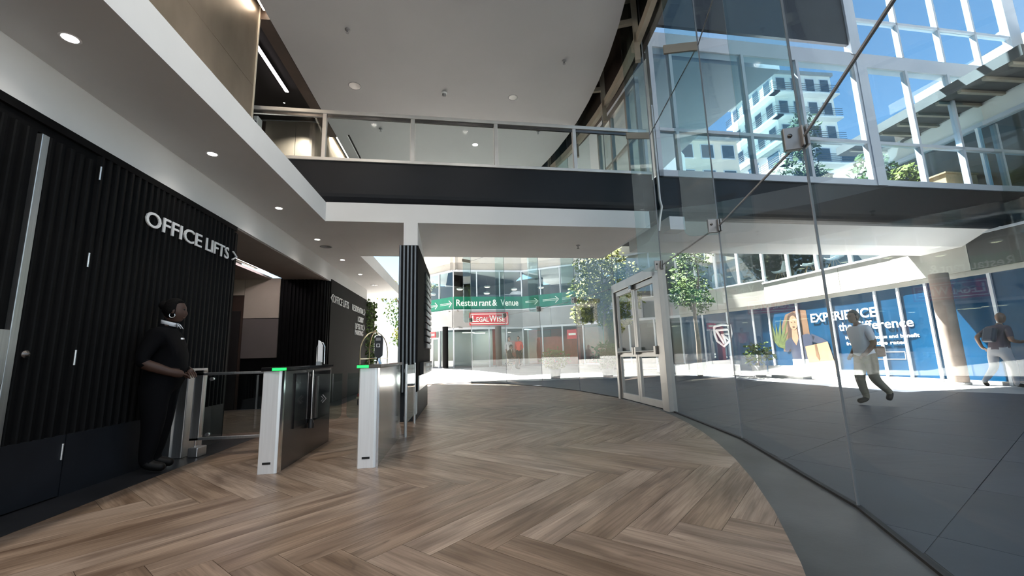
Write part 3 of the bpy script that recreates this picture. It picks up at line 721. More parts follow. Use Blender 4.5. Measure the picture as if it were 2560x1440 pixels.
for E in (edges, edges2):
    for a, b in zip(E[:-1], E[1:]):
        obj('pane', bbox(MB(), a+0.03, b-0.03, 0.02, 0.03, 4.80, 5.69), 'glass_sky', w2); obj('pane', bbox(MB(), a+0.03, b-0.03, 0.02, 0.03, 5.76, 7.70), 'glass_sky', w2)
for a, b in zip(edges2[:-1], edges2[1:]):
    obj('pane', bbox(MB(), a+0.03, b-0.03, 0.02, 0.03, 8.06, 8.97), 'glass_sky', w2); obj('pane', bbox(MB(), a+0.03, b-0.03, 0.02, 0.03, 9.04, 11.9), 'glass_sky', w2)
obj('opaque_panel', bbox(MB(), 4.12, 9.42, 0.0, 0.08, 8.28, 12.0), 'panel_charcoal', w2)
# bridge wing deck and far balustrade so it reads as a real passage
obj('floor_bridge_outer', bbox(MB(), 4.12, 14.6, 0.1, 2.3, 4.55, 4.70), 'room_floor', label='deck of the outdoor bridge wing behind its windows', cat='floor', kind='structure')
obj('floor_bridge', bbox(MB(), -3.9, 3.9, 0.1, 2.5, 4.60, 4.70), 'room_floor', label='deck of the indoor footbridge behind its balustrade', cat='floor', kind='structure')
# ---- upper doorway between indoor bridge and outdoor wing
w3 = thing('door_3', 'tall aluminium glazed doorway at the end of the indoor footbridge', 'door', tuple(bpt(3.9, 0.1, 4.7)), kind='structure')
def ybar(nm, v0, v1, z0, z1, x0=3.84, x1=3.93, m='door_aluminium'): return obj(nm, bbox(MB(), x0, x1, v0, v1, z0, z1), m, w3)
for v in (0.16, 0.66, 1.55, 2.40): ybar('post', v, v+0.08, 4.70, 7.0)
ybar('header', 0.16, 2.48, 6.9, 7.06); ybar('crossbar', 0.24, 2.4, 5.72, 5.78)
for a, b in ((0.24, 0.66), (0.74, 1.55), (1.63, 2.40)):
    obj('pane', bbox(MB(), 3.88, 3.89, a, b, 4.72, 5.72), 'glass_shop', w3); obj('pane', bbox(MB(), 3.88, 3.89, a, b, 5.78, 6.9), 'glass_shop', w3)

# ---- balustrade on the indoor footbridge
bl = thing('balustrade', 'silver framed glass balustrade on the indoor footbridge', 'balustrade', tuple(bpt(0, 0.05, 4.69)))
obj('top_rail', bbox(MB(), -4.3, 3.92, -0.01, 0.09, 5.62, 5.69), 'aluminium', bl, bevel=0.006)
obj('bottom_rail', bbox(MB(), -3.9, 3.97, -0.01, 0.09, 4.69, 4.75), 'aluminium', bl, bevel=0.006)
PX = [-4.2, -2.5, -0.9, 0.71, 2.33, 3.89]
for x in PX[1:]: obj('post', bbox(MB(), x-0.035, x+0.035, 0.0, 0.08, 4.75, 5.62), 'aluminium', bl, bevel=0.004)
for a, b in zip(PX[:-1], PX[1:]):
    obj('pane', bbox(MB(), a+0.05, b-0.05, 0.035, 0.047, 4.75, 5.57), 'glass_rail', bl)
    obj('glazing_bead', bbox(MB(), a+0.04, b-0.04, 0.02, 0.06, 5.56, 5.62), 'steel_dark', bl)

# ================================================================== BUILDING ACROSS THE PLAZA
F = [Vector(p) for p in ((13.05,3.0),(13.15,11),(12.8,16),(11.2,20.2),(7.2,24.2),(3.9,26.4),(-0.5,26.1),(-3.2,29.0))]
FD = [(F[i+1]-F[i]).normalized() for i in range(7)]; FN = [Vector((-d.y, d.x)) for d in FD]; FL = [(F[i+1]-F[i]).length for i in range(7)]
def fbox(mb, i, s0, s1, n0, n1, z0, z1):
    return mb.obox((F[i].x, F[i].y, 0), (*FD[i], 0), (*FN[i], 0), Z3, s0, s1, n0, n1, z0, z1)
def fpt(i, s, n=0.0, z=0.0): q = F[i] + FD[i]*s + FN[i]*n; return Vector((q.x, q.y, z))
fc = thing('wall_plaza', 'two storey glazed building curving round the far side of the plaza', 'building', (6, 24, 0), kind='structure')
ZT = [3.75, 3.75, 3.88, 3.95, 3.95, 3.95, 3.95]       # sill level of the upper storey
for i in range(7):
    n = max(1, round(FL[i]/2.0)); cream = i <= 2; zt = ZT[i]
    for k in range(n):
        a, b = FL[i]*k/n, FL[i]*(k+1)/n
        obj('spandrel_panel', fbox(MB(), i, a+0.008, b-0.008, -0.2, 0.12, 2.88, zt-0.02), ('spandrel_shaded' if i == 0 and b < 6.6 else 'concrete_cream') if cream else 'concrete_grey', fc)
    obj('spandrel_core', fbox(MB(), i, -0.1, FL[i]+0.1, -0.4, 0.05, 2.85, zt), 'concrete_grey', fc)
    obj('shop_head', fbox(MB(), i, 0, FL[i], -0.04, 0.06, 2.74, 2.87), 'white_aluminium' if i > 2 else 'concrete_cream', fc)
    obj('window_sill', fbox(MB(), i, 0, FL[i], -0.1, 0.16, zt-0.02, zt+0.04), 'white_aluminium', fc)
    obj('window_head', fbox(MB(), i, 0, FL[i], -0.1, 0.08, 6.42, 6.52), 'white_aluminium', fc)
    # rooms behind the glass
    obj('room_back', fbox(MB(), i, -1.5, FL[i]+1.5, -3.4, -3.2, 0, 2.85), ['room_dark','room_dark','room_dark','room_dark','wall_red','room_white','room_white'][i], fc)
    obj('room_ceiling', fbox(MB(), i, -0.4, FL[i]+0.4, -3.3, -0.05, 2.80, 2.86), 'room_white', fc)
    obj('upper_back', fbox(MB(), i, -2.5, FL[i]+2.5, -6.2, -6.0, 3.95, 6.5), 'room_dark', fc)
    obj('upper_floor', fbox(MB(), i, -0.3, FL[i]+0.3, -6.0, -0.05, zt-0.09, zt), 'room_floor', fc)
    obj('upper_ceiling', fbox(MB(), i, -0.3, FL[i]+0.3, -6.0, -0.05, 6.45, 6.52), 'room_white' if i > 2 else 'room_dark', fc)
    if i >= 3: obj('upper_wall', fbox(MB(), i, -0.2, FL[i]+0.2, -0.5, 0.02, 6.52, 9.6 if i == 3 else 11.5), 'beige_wall', fc)  # raised beyond its visible part to throw shade on the paving
    if i == 3: obj('shade_tower', fbox(MB(), i, 0.0, FL[i]-0.3, -4.0, 0.0, 9.6, 13.2), 'facade_white', fc)  # tower added to cast shade across the cream front
    else:
        obj('upper_wall', fbox(MB(), i, -0.2, FL[i]+0.2, -0.5, 0.02, 6.52, 7.0), 'facade_white', fc)
# ground-floor mullions and panes
S0 = {0: [7.2-3.0, 5.7-3.0+0, 8.74-3, 10.2-3], 1: [0.68, 2.22, 3.77], 2: [0.1, 1.4, 2.9, 4.4]}
cuts = {0: [0.0, 1.4, 2.8, 4.3, 5.74, 7.22, 8.0], 1: [0, 0.68, 2.22, 3.62, 5.01], 2: [0, 0.7, 1.9, 3.2, 4.49], 3: [0, 1.4, 2.8, 4.2, 5.66], 4: [0, 1.32, 2.64, 3.97], 5: [0, 1.1, 2.2, 3.3, 4.41], 6: [0, 1.3, 2.6, 3.96]}
for i in range(7):
    c = cuts[i]
    for k, s in enumerate(c):
        if i and k == 0: continue
        q = fpt(i, s); zb = ramp(q.x, q.y) if i > 2 else 0.0
        obj('mullion', fbox(MB(), i, s-0.035, s+0.035, -0.06, 0.05, zb-0.05, 2.75), 'white_aluminium', fc)
    for a, b in zip(c[:-1], c[1:]):
        q = fpt(i, (a+b)/2); zb = ramp(q.x, q.y) if i > 2 else 0.0
        if i <= 2: obj('blue_pane', fbox(MB(), i, a+0.035, b-0.035, -0.02, 0.0, 0.08, 2.74), 'vinyl_blue', fc)
        else: obj('shop_pane', fbox(MB(), i, a+0.035, b-0.035, -0.02, -0.01, zb+0.05, 2.74), 'glass_shop', fc)
        obj('shop_kerb', fbox(MB(), i, a, b, -0.06, 0.04, zb-0.1, zb+0.08), 'concrete_grey', fc)
    n = max(2, round(FL[i]/(1.2 if i in (1, 2) else 1.45))); wm = 0.05 if i in (1, 2) else 0.03
    for k in range(1, n+1): obj('upper_mullion', fbox(MB(), i, FL[i]*k/n-wm, FL[i]*k/n+wm, -0.05, 0.06, ZT[i]+0.03, 6.44), 'white_gloss' if i < 3 else 'white_aluminium', fc)
    for k in range(n): obj('upper_pane', fbox(MB(), i, FL[i]*k/n+0.03, FL[i]*(k+1)/n-0.03, 0.0, 0.01, ZT[i]+0.04, 6.42), 'glass_shop', fc)
# white shop doors and red pillar on the far facet, red partitions inside the law office
for s in (1.35, 2.1): obj('shop_door', fbox(MB(), 6, s, s+0.06, 0.0, 0.06, 0.4, 2.3).obox(fpt(6, s, 0, 0), (*FD[6],0), (*FN[6],0), Z3, 0.6, 0.66, 0, 0.06, 0.4, 2.3).obox(fpt(6, s, 0, 0), (*FD[6],0), (*FN[6],0), Z3, 0, 0.66, 0, 0.06, 2.24, 2.32), 'white_gloss', fc)
obj('red_pillar', fbox(MB(), 6, 2.65, 3.0, 0.0, 0.35, 0.3, 2.5), 'wall_red', fc)
obj('red_partition', fbox(MB(), 5, 1.5, 1.95, -0.3, -0.22, 0.4, 2.75), 'wall_red', fc)
obj('red_partition', fbox(MB(), 4, 0.3, 3.2, -0.22, -0.14, 0.4, 2.15), 'wall_red', fc)
obj('red_partition', fbox(MB(), 5, 0.1, 0.9, -0.25, -0.17, 0.4, 2.0), 'wall_red', fc)
obj('grey_partition', fbox(MB(), 4, 2.4, 3.3, -0.8, -0.7, 0.4, 2.6), 'room_dark', fc)
obj('room_floor', MB().prism([(-4, 27), (-0.5, 26.0), (3.9, 26.3), (7.2, 24.1), (11.2, 20.1), (16, 24), (9, 30), (-3, 31)], 0.2, 0.41), 'room_floor', fc)
# dark slatted eaves of the near wing, seen through the bridge windows
ev = obj('eaves', fbox(MB(), 0, 3.5, 8.0, -2.0, 1.3, 7.0, 7.25), 'room_dark', fc)
for k in range(9): obj('eaves_slat', fbox(MB(), 0, 3.7+k*0.48, 3.78+k*0.48, -1.9, 1.25, 6.93, 7.0), 'beam_tan', fc)
obj('parapet', fbox(MB(), 0, 2.0, 8.0, -2.2, -1.9, 7.25, 9.2), 'concrete_cream', fc)
# columns
def column(nm, x, y, r, z0, z1, m, lb):
    t = thing(nm, lb, 'column', (x, y, z0), kind='structure')
    obj('shaft', MB().lathe([(r, z0), (r, z1)], (x, y, 0), 24), m, t); obj('base_ring', MB().lathe([(r+0.03, z0), (r+0.03, z0+0.06), (r, z0+0.07)], (x, y, 0), 24), 'concrete_grey', t); return t
column('column_round', 12.55, 9.42, 0.2, -0.01, 2.86, 'column_brown', 'round brown column in front of the blue shop windows')
column('column_round', -0.97, 25.1, 0.17, 0.38, 2.86, 'black_panel', 'slim dark column beside the white shop doors')
column('column_round', 2.2, 25.3, 0.19, 0.38, 2.86, 'brown_dark', 'slim dark column below the red law office sign')
# ================================================================== TURNSTILES AND GATE
mat('rib_grey', (0.16, 0.18, 0.2), 0.4, 0.3)
mat('steel_mirror', (0.55, 0.55, 0.55), 0.16, 0.95, vary=0.15, scale=1.2)
def turnstile(x0, x1, label, lamp, dark_side):
    y0, y1 = 4.47, 6.04
    t = thing('turnstile', label, 'turnstile', ((x0+x1)/2, (y0+y1)/2, 0), group='access turnstiles')
    obj('cabinet', B(x0+0.008, x1-0.012, y0+0.02, y1, 0.0, 0.965), 'steel_dark' if dark_side else 'steel_mirror', t, bevel=0.004)
    fp = obj('front_plate', MB().extr([(x0, y0+0.02), (x0+0.012, y0), (x1-0.045, y0), (x1-0.02, y0+0.02)], (0,0,0), (1,0,0), (0,1,0), (0,0,0.972)), 'steel_glare', t)
    obj('slot', B(x0+0.05, x0+0.125, y0-0.003, y0+0.002, 0.085, 0.105), 'black_plastic', fp)
    obj('corner_strip', B(x1-0.02, x1, y0+0.012, y0+0.05, 0.0, 0.972), 'chrome', t)
    tc = obj('top_cap', B(x0-0.012, x1+0.012, y0-0.012, y1+0.01, 0.967, 1.005), 'black_gloss', t, bevel=0.006)
    obj('status_lamp', B(lamp[0], lamp[1], y0-0.018, y0+0.02, 0.972, 0.998), 'green_lamp', tc)
    return t
ta = turnstile(-1.965, -1.762, 'turnstile beside the swing gate with dark glass flank', (-1.87, -1.75), True)
fl = obj('side_recess', B(-1.775, -1.758, 4.78, 5.95, 0.36, 0.93), 'black_gloss', ta)
obj('hinge_rod', MB().tube([(-1.735, 5.22, 0.36), (-1.735, 5.22, 0.95)], 0.016, 10), 'chrome', ta)
obj('rod_foot', MB().lathe([(0.035, 0.30), (0.035, 0.34), (0.018, 0.40)], (-1.735, 5.22, 0), 12), 'black_plastic', ta)
def wing(par, xa, xb, y=5.30):
    s = 1 if xb > xa else -1; r = 0.05
    pf = [(xa, 0.38), (xb-s*r, 0.38)] + [(xb-s*r+s*r*math.sin(math.radians(t)), 0.38+r-r*math.cos(math.radians(t))) for t in (30, 60, 90)] + [(xb, 0.90), (xa, 0.90)]
    return obj('wing', MB().extr(pf, (0, y-0.005, 0), (1,0,0), (0,0,1), (0,0.01,0)), 'glass_fin', par)
wg = wing(ta, -1.735, -1.425)
obj('arrow_mark', MB().tube([(-1.64, 5.29, 0.66), (-1.60, 5.29, 0.615), (-1.64, 5.29, 0.57)], 0.006, 6).tube([(-1.655, 5.29, 0.645), (-1.63, 5.29, 0.615), (-1.655, 5.29, 0.585)], 0.004, 6), 'arrow_grey', wg)
obj('wing_clamp', B(-1.75, -1.70, 5.27, 5.33, 0.40, 0.88), 'steel_dark', ta)
tb = turnstile(-1.042, -0.838, 'turnstile beside the black ribbed column with bright steel flank', (-1.06, -0.945), False)
wing(tb, -1.05, -1.365)
obj('hinge_rod', MB().tube([(-1.062, 5.22, 0.36), (-1.062, 5.22, 0.95)], 0.016, 10), 'chrome', tb)
# glass return panel on its posts beside the second turnstile
gp = thing('glass_screen', 'short glass screen on steel posts between turnstile and black column', 'screen', (-0.78, 6.3, 0))
obj('post', MB().tube([(-0.775, 6.05, 0), (-0.775, 6.05, 0.98)], 0.02, 10), 'steel_brushed', gp)
obj('post', MB().tube([(-0.79, 7.25, 0), (-0.79, 7.25, 0.98)], 0.02, 10), 'steel_brushed', gp)
obj('pane', B(-0.79, -0.778, 6.08, 7.22, 0.16, 0.96), 'glass_shop', gp)
for z in (0.22, 0.86): obj('clamp', B(-0.80, -0.765, 6.06, 6.12, z, z+0.05), 'steel_brushed', gp)
# readers on the turnstiles
r1 = thing('card_reader', 'slim chrome reader standing on the turnstile near the gate', 'card reader', (-1.68, 5.3, 1.005))
obj('stand', B(-1.715, -1.665, 5.24, 5.30, 1.005, 1.05), 'steel_brushed', r1)
obj('blade', MB().extr([(-1.705, 1.04), (-1.655, 1.04), (-1.655, 1.23), (-1.685, 1.29), (-1.705, 1.30)], (0, 5.255, 0), (1,0,0), (0,0,1), (0,0.03,0)), 'white_gloss', r1, bevel=0.004)
obj('frame', MB().tube([(-1.725, 5.28, 1.02), (-1.725, 5.28, 1.22), (-1.70, 5.28, 1.28), (-1.655, 5.28, 1.27), (-1.635, 5.28, 1.22), (-1.635, 5.28, 1.02)], 0.006, 6), 'chrome', r1)
r2 = thing('face_terminal', 'black face recognition terminal standing on the turnstile beside the column', 'terminal', (-0.99, 5.2, 1.005))
obj('stem', MB().lathe([(0.04, 1.005), (0.032, 1.02), (0.022, 1.05), (0.022, 1.12)], (-0.99, 5.2, 0), 14), 'chrome', r2)
bd = obj('body', MB().extr([(-1.035, 1.10), (-1.005, 1.07), (-0.975, 1.07), (-0.945, 1.10), (-0.942, 1.30), (-0.96, 1.335), (-1.02, 1.335), (-1.038, 1.30)], (0, 5.17, 0), (1,0,0), (0,0,1), (0,0.045,0)), 'black_plastic', r2, bevel=0.006)
for a in ((-1.01, -0.975, 1.232, 1.238), (-1.01, -0.975, 1.198, 1.204)): obj('square_mark', B(a[0], a[1], 5.166, 5.171, a[2], a[3]), 'letter_white', bd)
for a in (-1.013, -0.978): obj('square_mark', B(a, a+0.006, 5.166, 5.171, 1.198, 1.238), 'letter_white', bd)
obj('camera_strip', B(-1.02, -0.965, 5.163, 5.17, 1.275, 1.31), 'grey_plastic', bd)
# swing gate with pedestal next to the ribbed wall
pd = thing('gate_pedestal', 'tall brushed steel pedestal against the ribbed wall beside the guard', 'pedestal', (-3.3, 5.6, 0))
obj('post', B(-3.345, -3.20, 5.42, 5.80, 0.0, 1.01), 'steel_brushed', pd, bevel=0.01)
obj('edge_strip', B(-3.345, -3.32, 5.40, 5.42, 0.0, 1.0), 'chrome', pd)
sg = thing('swing_gate', 'steel framed glass swing gate between pedestal and turnstile', 'gate', (-2.6, 5.5, 0))
obj('frame', B(-3.17, -3.07, 5.48, 5.53, 0.18, 0.96).box(-3.17, -1.99, 5.48, 5.53, 0.925, 0.955).box(-3.17, -1.99, 5.48, 5.53, 0.18, 0.21).box(-2.02, -1.99, 5.48, 5.53, 0.18, 0.955), 'steel_brushed', sg, bevel=0.004)
obj('pane', B(-3.05, -2.03, 5.50, 5.51, 0.24, 0.91), 'glass_shop', sg)
for x in (-2.98, -2.1):
    for z in (0.21, 0.85): obj('clip', MB().lathe([(0.022, 0), (0.022, 0.03), (0.0, 0.03)], (x, 5.48, z+0.03), 10, axis=(0,1,0)), 'steel_brushed', sg)
obj('pivot', MB().tube([(-3.11, 5.505, 0.0), (-3.11, 5.505, 0.19)], 0.012, 8), 'chrome', sg)
obj('foot_block', B(-3.14, -3.03, 5.42, 5.60, 0.0, 0.11), 'steel_brushed', sg, bevel=0.012)
obj('latch', B(-3.16, -3.06, 5.46, 5.55, 0.955, 0.985), 'chrome', sg, bevel=0.004)

# ================================================================== DIRECTORY COLUMN CLADDING
tm = thing('directory_totem', 'black ribbed cladding around the column carrying a tenant directory', 'directory', (-0.94, 8.7, 0))
obj('core', B(-1.10, -0.785, 7.44, 7.52, 0.49, 3.07).box(-1.10, -1.05, 7.52, 10.25, 0.49, 3.07).box(-0.783, -0.765, 7.45, 10.25, 0.49, 3.07), 'black_panel', tm)
for k in range(5): obj('rib', B(-1.088+k*0.0655, -1.06+k*0.0655, 7.405, 7.44, 0.49, 3.065), 'rib_grey', tm)
for k in range(5): obj('groove_fillet', B(-1.058+k*0.0655, -1.026+k*0.0655, 7.43, 7.44, 0.49, 3.065), 'black_rib', tm)
obj('kick_base', B(-1.06, -0.80, 7.47, 10.05, 0.0, 0.49), 'kick_blue', tm)
for k in range(12):
    z = 2.80 - k*0.135
    bl_ = obj('sign_blade', B(-0.765, -0.735, 8.85, 10.2, z-0.055, z+0.055), 'black_plastic', tm)
    obj('lettering', B(-0.735, -0.725, 9.15, 10.18, z-0.042, z+0.045), 'letter_white', bl_)
lb = obj('lower_sign', B(-0.765, -0.70, 7.9, 10.05, 0.76, 0.98), 'black_plastic', tm)
for k in range(4):
    for j in range(2): obj('pictogram', B(-0.70, -0.694, 8.5+k*0.38, 8.72+k*0.38, 0.79+j*0.1, 0.85+j*0.1), 'letter_white', lb)
obj('steel_panel', B(-0.765, -0.745, 7.6, 10.0, 0.5, 0.75), 'steel_brushed', tm)

# ================================================================== LETTERING ON THE WALLS
UY = Vector((0, 1, 0))
sn = thing('lift_sign', 'large white raised OFFICE LIFTS lettering on the ribbed wall', 'sign', (XW, 5.5, 2.6))
for w, y0, wd in (('OFFICE', 4.69, 0.975), ('LIFTS', 5.76, 0.54)):
    letters('letter', w, (XW+0.004, y0, 2.545), UY, Z3, 'letter_white', sn, size=0.238, depth=0.014, bold=0.008, fit=wd)
obj('arrow', MB().tube([(XW+0.015, 6.40, 2.685), (XW+0.015, 6.515, 2.625), (XW+0.015, 6.40, 2.565)], 0.013, 6), 'letter_white', sn)
XP = XW + 0.016
s2 = thing('lift_sign', 'white OFFICE LIFTS lettering with an arrow on the flat black wall', 'sign', (XP, 11.9, 2.6))
obj('arrow', MB().tube([(XP+0.012, 11.20, 2.76), (XP+0.012, 11.07, 2.66), (XP+0.012, 11.20, 2.56)], 0.018, 6), 'letter_white', s2)
letters('letter', 'OFFICE LIFTS', (XP, 11.26, 2.56), UY, Z3, 'letter_white', s2, size=0.29, depth=0.012, bold=0.0, fit=1.5)
s3 = thing('residential_sign', 'white RESIDENTIAL LOBBY lettering on the flat black wall', 'sign', (XP, 14.2, 2.5))
letters('letter', 'RESIDENTIAL', (XP, 13.18, 2.575), UY, Z3, 'letter_white', s3, size=0.27, depth=0.012, bold=0.0, fit=1.5)
obj('arrow', MB().tube([(XP+0.012, 14.74, 2.78), (XP+0.012, 14.85, 2.67), (XP+0.012, 14.74, 2.56)], 0.016, 6), 'letter_white', s3)
letters('letter', 'LOBBY', (XP, 13.92, 2.29), UY, Z3, 'letter_white', s3, size=0.25, depth=0.012, bold=0.0, fit=0.78)
s4 = thing('parking_sign', 'white LIFTS TO PARKING lettering low on the flat black wall', 'sign', (XP, 14.2, 2.0))
letters('letter', 'LIFTS TO', (XP, 13.62, 2.04), UY, Z3, 'letter_white', s4, size=0.25, depth=0.012, bold=0.0, fit=1.02)
obj('arrow', MB().tube([(XP+0.012, 14.72, 2.23), (XP+0.012, 14.84, 2.13), (XP+0.012, 14.72, 2.04)], 0.016, 6), 'letter_white', s4)
letters('letter', 'PARKING', (XP, 13.60, 1.85), UY, Z3, 'letter_white', s4, size=0.23, depth=0.012, bold=0.0, fit=1.1)

# ================================================================== LIGHTS AND CEILING FITTINGS
def downlight(x, y, z, r, label, lit=True, group=None, watts=0):
    t = thing('downlight', label, 'downlight', (x, y, z), group=group)
    obj('rim', MB().lathe([(r, 0), (r+0.014, -0.004), (r+0.018, 0.0)], (x, y, z), 20), 'white_gloss' if lit else 'grey_plastic', t)
    obj('lamp', MB().lathe([(r, -0.002), (r*0.6, -0.003), (0.0, -0.003)], (x, y, z), 20), 'lamp_face' if lit else 'steel_dark', t)
    if lit and watts:
        ld = bpy.data.lights.new('spot', 'SPOT'); ld.energy = watts; ld.spot_size = math.radians(125); ld.spot_blend = 0.9; ld.shadow_soft_size = 0.06; ld.color = (1, 0.92, 0.82)
        lo = bpy.data.objects.new('downlight_beam', ld); COL.objects.link(lo); lo.parent = t; lo.location = (0, 0, -0.02)
names = ['lit downlight behind the viewer in the low side ceiling', 'lit downlight nearest the viewer in the low side ceiling', 'second lit downlight along the low side ceiling', 'third lit downlight along the low side ceiling', 'fourth lit downlight along the low side ceiling', 'fifth lit downlight along the low side ceiling', 'sixth lit downlight along the low side ceiling', 'farthest lit downlight along the low side ceiling']
for k, lbn in enumerate(names): downlight(-2.925, 1.34+1.834*k, 3.52, 0.048, lbn, True, 'downlights in the low side ceiling', 6)
downlight(0.445, 11.42, ZC, 0.075, 'single lit downlight in the high ceiling above the balustrade', watts=200)
for (x, y) in ((-2.0, 4.6), (0.4, 4.6), (-2.0, 1.6), (0.2, 1.6), (-2.0, -1.6), (-0.4, -1.6)):  # fill lamps added out of view to brighten floor and ceiling
    downlight(x, y, ZC, 0.075, 'added unseen fill lamp in the high ceiling over the entrance floor', True, 'added fill lamps over the entrance floor', 210 if x < -1 else 120)

downlight(-2.36, 8.93, ZC, 0.125, 'wide unlit ceiling speaker in the high ceiling', False)
downlight(1.28, 9.09, ZC, 0.10, 'unlit recessed downlight in the high ceiling', False)
downlight(-2.93, 9.25, 3.52, 0.11, 'flat grey ceiling speaker in the low side ceiling', False)
downlight(-2.9, 14.2, 3.52, 0.11, 'flat grey ceiling speaker near the end of the low ceiling', False)
def sprinkler(x, y, z, label):
    t = thing('sprinkler', label, 'sprinkler', (x, y, z), group='ceiling sprinklers and detectors')
    obj('rose', MB().lathe([(0.045, 0.0), (0.05, -0.01), (0.02, -0.02)], (x, y, z), 14), 'grey_plastic', t)
    obj('head', MB().lathe([(0.012, -0.02), (0.012, -0.07), (0.03, -0.075), (0.03, -0.08)], (x, y, z), 10), 'grey_plastic', t)
for (x, y, lbs) in ((-2.08, 7.24, 'sprinkler in the high ceiling above the bronze wall end'), (2.21, 7.74, 'sprinkler in the high ceiling next to its curved edge'), (2.16, 10.56, 'sprinkler in the high ceiling seen through the fourth balustrade pane'), (-2.12, 10.72, 'sprinkler in the high ceiling seen through the second balustrade pane')):
    sprinkler(x, y, ZC, lbs)
sprinkler(2.68, 9.06, 3.52, 'sprinkler in the underside of the footbridge')
sprinkler(-3.1, 2.6, 3.52, 'sprinkler in the low side ceiling close to the viewer')
t = thing('smoke_detector', 'domed smoke detector in the middle of the high ceiling', 'smoke detector', (-0.36, 9.04, ZC))
obj('base', MB().lathe([(0.07, 0), (0.07, -0.02), (0.05, -0.03)], (-0.36, 9.04, ZC), 16), 'white_gloss', t)
obj('sensor', MB().lathe([(0.05, -0.03), (0.045, -0.07), (0.02, -0.085), (0.0, -0.085)], (-0.36, 9.04, ZC), 16), 'grey_plastic', t)
def led(x0, x1, y0, y1, z, label):
    t = thing('led_strip', label, 'strip light', ((x0+x1)/2, (y0+y1)/2, z))
    obj('housing', B(x0-0.01, x1+0.01, y0-0.01, y1+0.01, z+0.012, z+0.05), 'black_plastic', t)
    obj('diffuser', B(x0, x1, y0, y1, z, z+0.012), 'led_face', t)
downlight(-4.35, 10.1, 7.45, 0.012, 'added lamp in the upper lift lobby ceiling brightening the bronze panel', watts=260)  # lamp added to light the far bronze panel
led(-4.49, -4.43, 7.2, 10.17, 3.14, 'slim pink white strip light in the ground floor lift lobby')
led(-4.10, -4.03, 7.25, 9.55, 7.38, 'slim white strip light in the dark upper lift lobby')
for y0, y1, lbs in ((-4.3, 7.1, 'warm cove light washing the near bronze wall'), (11.4, 16.6, 'warm cove light washing the far bronze wall')):
    t = thing('cove_light', lbs, 'cove light', (-3.45, (y0+y1)/2, 7.3))
    obj('channel', B(-3.52, -3.44, y0, y1, 7.37, 7.41), 'white_gloss', t); obj('diffuser', B(-3.515, -3.445, y0, y1, 7.355, 7.37), 'cove_face', t)
t = thing('ceiling_slot', 'dark linear slot in the high ceiling beyond the balustrade', 'ceiling slot', (-2.95, 12, ZC))
obj('slot', B(-3.08, -3.03, 11.1, 13.6, ZC-0.004, ZC+0.002), 'void_black', t); obj('rim', B(-3.10, -3.08, 11.1, 13.6, ZC-0.006, ZC+0.002), 'white_gloss', t)
t = thing('security_camera', 'small white security camera on the upper bronze wall', 'camera', (-5.2, 10.85, 7.2))
obj('body', B(-5.30, -5.18, 10.6, 10.85, 7.12, 7.38), 'white_gloss', t, bevel=0.02); obj('lens', MB().lathe([(0.03, 0), (0.03, 0.02), (0.0, 0.02)], (-5.24, 10.6, 7.2), 12, axis=(0,-1,0)), 'black_gloss', t)

# ================================================================== LUGGAGE TROLLEY
tr = thing('luggage_trolley', 'brass birdcage luggage trolley beside the moss panel', 'trolley', (-2.2, 11.0, 0))
obj('deck', B(-2.46, -1.94, 10.45, 11.55, 0.20, 0.27), 'cloth_red', tr, bevel=0.01)
obj('deck_rim', B(-2.48, -1.92, 10.43, 11.57, 0.16, 0.20), 'brass', tr)
for sx in (-1, 1):
    for sy in (-1, 1):
        x, y = -2.2 + sx*0.235, 11.0 + sy*0.5
        pts = [(x, y, 0.2), (x, y, 1.25)] + [(-2.2 + sx*0.235*math.cos(math.radians(a)), 11.0 + sy*0.5*math.cos(math.radians(a)), 1.25+0.50*math.sin(math.radians(a))) for a in range(15, 91, 15)]
        obj('cage_tube', MB().tube(pts, 0.014, 8), 'brass', tr)
        obj('wheel', MB().lathe([(0.02, -0.02), (0.075, -0.018), (0.075, 0.018), (0.02, 0.02)], (x, y, 0.08), 14, axis=(1,0,0)), 'rubber', tr)
obj('cross_rail', MB().tube([(-2.435, 10.5, 1.08), (-2.435, 11.5, 1.08)], 0.012, 8).tube([(-1.965, 10.5, 1.08), (-1.965, 11.5, 1.08)], 0.012, 8).tube([(-2.435, 11.5, 1.08), (-1.965, 11.5, 1.08)], 0.012, 8), 'brass', tr)
obj('finial', MB().ball((-2.2, 11.0, 1.77), 0.028, 10, 7), 'brass', tr)

# ================================================================== SIGNS AND GRAPHICS ACROSS THE PLAZA
def fdir(i): return -Vector((*FD[i], 0))           # reading direction as seen from the plaza
rs_ = thing('restaurant_sign', 'green window band reading Restaurant & Venue with arrows', 'sign', tuple(fpt(5, 2, 0.02, 4.0)))
for i, a, b in ((4, 0.0, 3.97), (5, 0.0, 4.41), (6, 0.0, 3.9)): obj('green_band', fbox(MB(), i, a, b, 0.065, 0.075, 3.99, 4.80), 'vinyl_green', rs_)
def word(i, txt, s_left, z, size, par, fit=None, m='sign_cream', n=0.078, bold=0.012):
    return letters('letter', txt, fpt(i, s_left, n, z), fdir(i), Z3, m, par, size=size, depth=0.006, bold=bold, fit=fit)
word(5, 'Restau', 4.24, 4.22, 0.58, rs_, 1.30); word(5, 'rant', 2.80, 4.22, 0.58, rs_, 0.76); word(5, '&', 1.97, 4.22, 0.58, rs_, 0.32); word(5, 'Venue', 1.43, 4.22, 0.58, rs_, 1.15)
def farrow(i, s0, s1, z, par):
    d = fdir(i); a, b = fpt(i, s0, 0.085, z), fpt(i, s1, 0.085, z)
    return obj('arrow', MB().tube([a+Z3*0.04, b+Z3*0.04], 0.014, 5).tube([a-Z3*0.04, b-Z3*0.04], 0.014, 5).tube([b-d*0.16+Z3*0.2, b+d*0.08, b-d*0.16-Z3*0.2], 0.03, 5), 'sign_cream', par)
